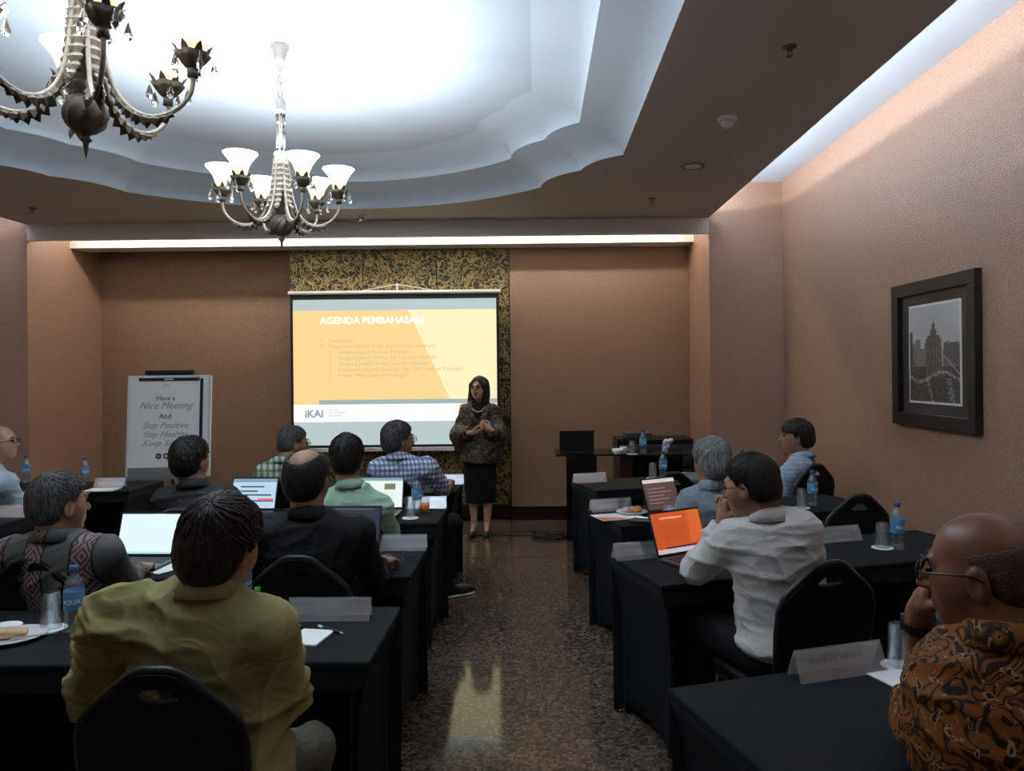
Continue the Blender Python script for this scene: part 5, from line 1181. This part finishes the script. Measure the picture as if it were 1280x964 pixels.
# --- laptops
KEYM = pm('laptop_key', (.02, .02, .022), .5); KB = pm('laptop_deck', (.045, .047, .052), .4); LID = pm('laptop_lid', (.014, .014, .016), .35)
def laptop(px, py, rz, label, kind, w=.325, tilt=18, z=ZT, d=.225, keys=True):
    q = T(px, py, z); t = empty('laptop', (q.x, q.y, z), R(rz)); tag(t, label, 'laptop'); h = .215
    bs = bx('base', -w/2, w/2, -d, .0, .002, .016, KB, t, bevel=.004)
    if keys:
        kb = MB()
        for r in range(5):
            for c_ in range(13): kb.box(-w*.43+c_*w*.0665, -w*.43+c_*w*.0665+w*.055, -.035-r*.0185-.0145, -.035-r*.0185, .0165, .0185)
        o = kb.build('keyboard', KEYM, t, fix=False); o['kind'] = 'stuff'
        bx('touchpad', -.05, .05, -d+.012, -d+.075, .0158, .0166, LID, t)
    lid = bx('lid', -w/2, w/2, -.004, .004, 0, h, LID, t, bevel=.003); lid.matrix_local = Matrix.Translation((0, .004, .016)) @ Matrix.Rotation(R(-tilt), 4, 'X')
    yy = -.0046; W_, H_ = w-.016, h-.022
    def rc(n, a, b, c_, e_, m, y): return MB().add([(-W_/2+W_*a, y, .012+H_*c_), (-W_/2+W_*b, y, .012+H_*c_), (-W_/2+W_*b, y, .012+H_*e_), (-W_/2+W_*a, y, .012+H_*e_)], [(0, 1, 2, 3)]).build(n, m, lid)
    def ln(s, a, c_, size, m): return text('lettering', s, size, m, lid, TM((-W_/2+W_*a, yy-.0014, .012+H_*c_), (1, 0, 0), (0, 0, 1)))
    if kind == 'white':
        rc('display', 0, 1, 0, 1, emit('display_white', (.62, .76, .76), .78), yy); rc('task_bar', 0, 1, 0, .05, emit('display_bar', (.42, .62, .72), .7), yy-.0006); rc('notch', .5, .68, .97, 1, emit('display_notch', (.9, .95, .95), .9), yy-.0006)
    elif kind == 'dark':
        rc('display', 0, 1, 0, 1, emit('display_navy', (.012, .014, .028), .9), yy); rc('task_bar', .1, .95, .02, .05, emit('display_notch', (.9, .95, .95), .9), yy-.0006); rc('icon_row', .05, .9, .95, .97, emit('display_dim', (.12, .13, .18), .8), yy-.0006)
    elif kind == 'web':
        rc('display', 0, 1, 0, 1, emit('display_web', (.42, .58, .70), .72), yy); rc('header', 0, 1, .88, 1, emit('display_bar2', (.20, .36, .48), .6), yy-.0005)
        for i, (a, b, c_) in enumerate(((.18, .72, .70), (.18, .58, .55), (.18, .9, .42), (.08, .96, .22))): rc('text_row', a, b, c_, c_+.05, emit('display_ink', (.05, .09, .14), .6), yy-.0008)
        rc('button', .6, .95, .26, .33, emit('display_red', (.65, .14, .18), .7), yy-.0011)
    elif kind == 'doc':
        rc('display', 0, 1, 0, 1, emit('display_doc', (.66, .74, .70), .75), yy); rc('header', 0, 1, .9, 1, emit('display_bar2', (.20, .36, .48), .6), yy-.0005); rc('picture', .62, .85, .6, .8, emit('display_olive', (.18, .2, .1), .6), yy-.0006)
    elif kind == 'code':
        rc('display', 0, 1, 0, 1, emit('display_maroon', (.062, .034, .030), .9), yy); rc('header', 0, 1, .88, 1, emit('display_pale', (.55, .52, .50), .7), yy-.0005)
        for i in range(5): rc('text_row', .1, .5+.08*((i*3) % 5), .2+i*.12, .225+i*.12, emit('display_dim2', (.22, .17, .16), .8), yy-.0006)
    elif kind == 'slide':
        rc('display', 0, 1, 0, 1, emit('display_orange', (.38, .058, .010), .9), yy); rc('slide_wedge', .72, 1, .2, 1, emit('display_orange2', (.44, .085, .02), .9), yy-.0004); rc('task_bar', 0, 1, 0, .11, emit('display_strip', (.5, .42, .45), .7), yy-.0006); rc('slide_bar', .18, 1, .11, .15, emit('display_black', (.01, .01, .02), .8), yy-.0007)
        ln('AGENDA PEMBAHASAN', .16, .84, .013, emit('display_peach', (.85, .55, .35), .9))
        for i, s in enumerate(('Pendahuluan', 'Pengawasan Komite Audit atas Informasi', 'Kebijaksanaan Informasi Keuangan', 'Tanggung Jawab Direksi', 'Tanggung Jawab KA atas Laporan', 'Komponen Laporan Keuangan')): ln(s, .2, .70-i*.075, .010, emit('display_brown', (.16, .03, .01), .8))
    return t
laptop(184, 700, -3, 'black laptop with a blank pale screen, used by the man with woven bands', 'white', .33)
laptop(434, 690, -2, 'laptop with a dark navy screen at the black shirt man\'s place', 'dark', .33)
laptop(315, 641, -4, 'laptop showing a blue web page at the charcoal shirt man\'s place', 'web', .31)
laptop(472, 640, 0, 'laptop with a pale document page at the mint shirt man\'s place', 'doc', .33)
laptop(832, 642, 30, 'laptop with a dim brown page under the grey haired man\'s hand', 'code', .27, 22)
laptop(855, 697, 30, 'laptop showing the orange agenda slide at the white shirt man\'s place', 'slide', .315, 20)
laptop(721, 567, 180, 'black laptop seen from its back on the presenter desk', 'dark', .335, 12, ZD+.001, keys=False)
# mouse with cable
q = T(482, 701); t = empty('computer_mouse', (q.x, q.y, ZT), R(-20)); tag(t, 'black mouse with a thin cable under the black shirt man\'s hand', 'mouse')
s = SDF((-.04, -.06, 0), (.04, .06, .04), .004); s.ell((0, 0, .006), (.028, .052, .022), .005); s.clip(lambda X, Y, Z: .0005-Z); np_obj('shell', [s.mesh()], M['blackplastic'], t)
MB().tube([(0, .05, .008), (.05, .12, .004), (.12, .10, .004), (.14, .03, .004), (.09, .0, .004), (.07, .05, .004), (.10, .13, .004), (.02, .19, .004), (-.10, .16, .004)], .0022, 6).build('cable', M['blackplastic'], t, smooth=True)
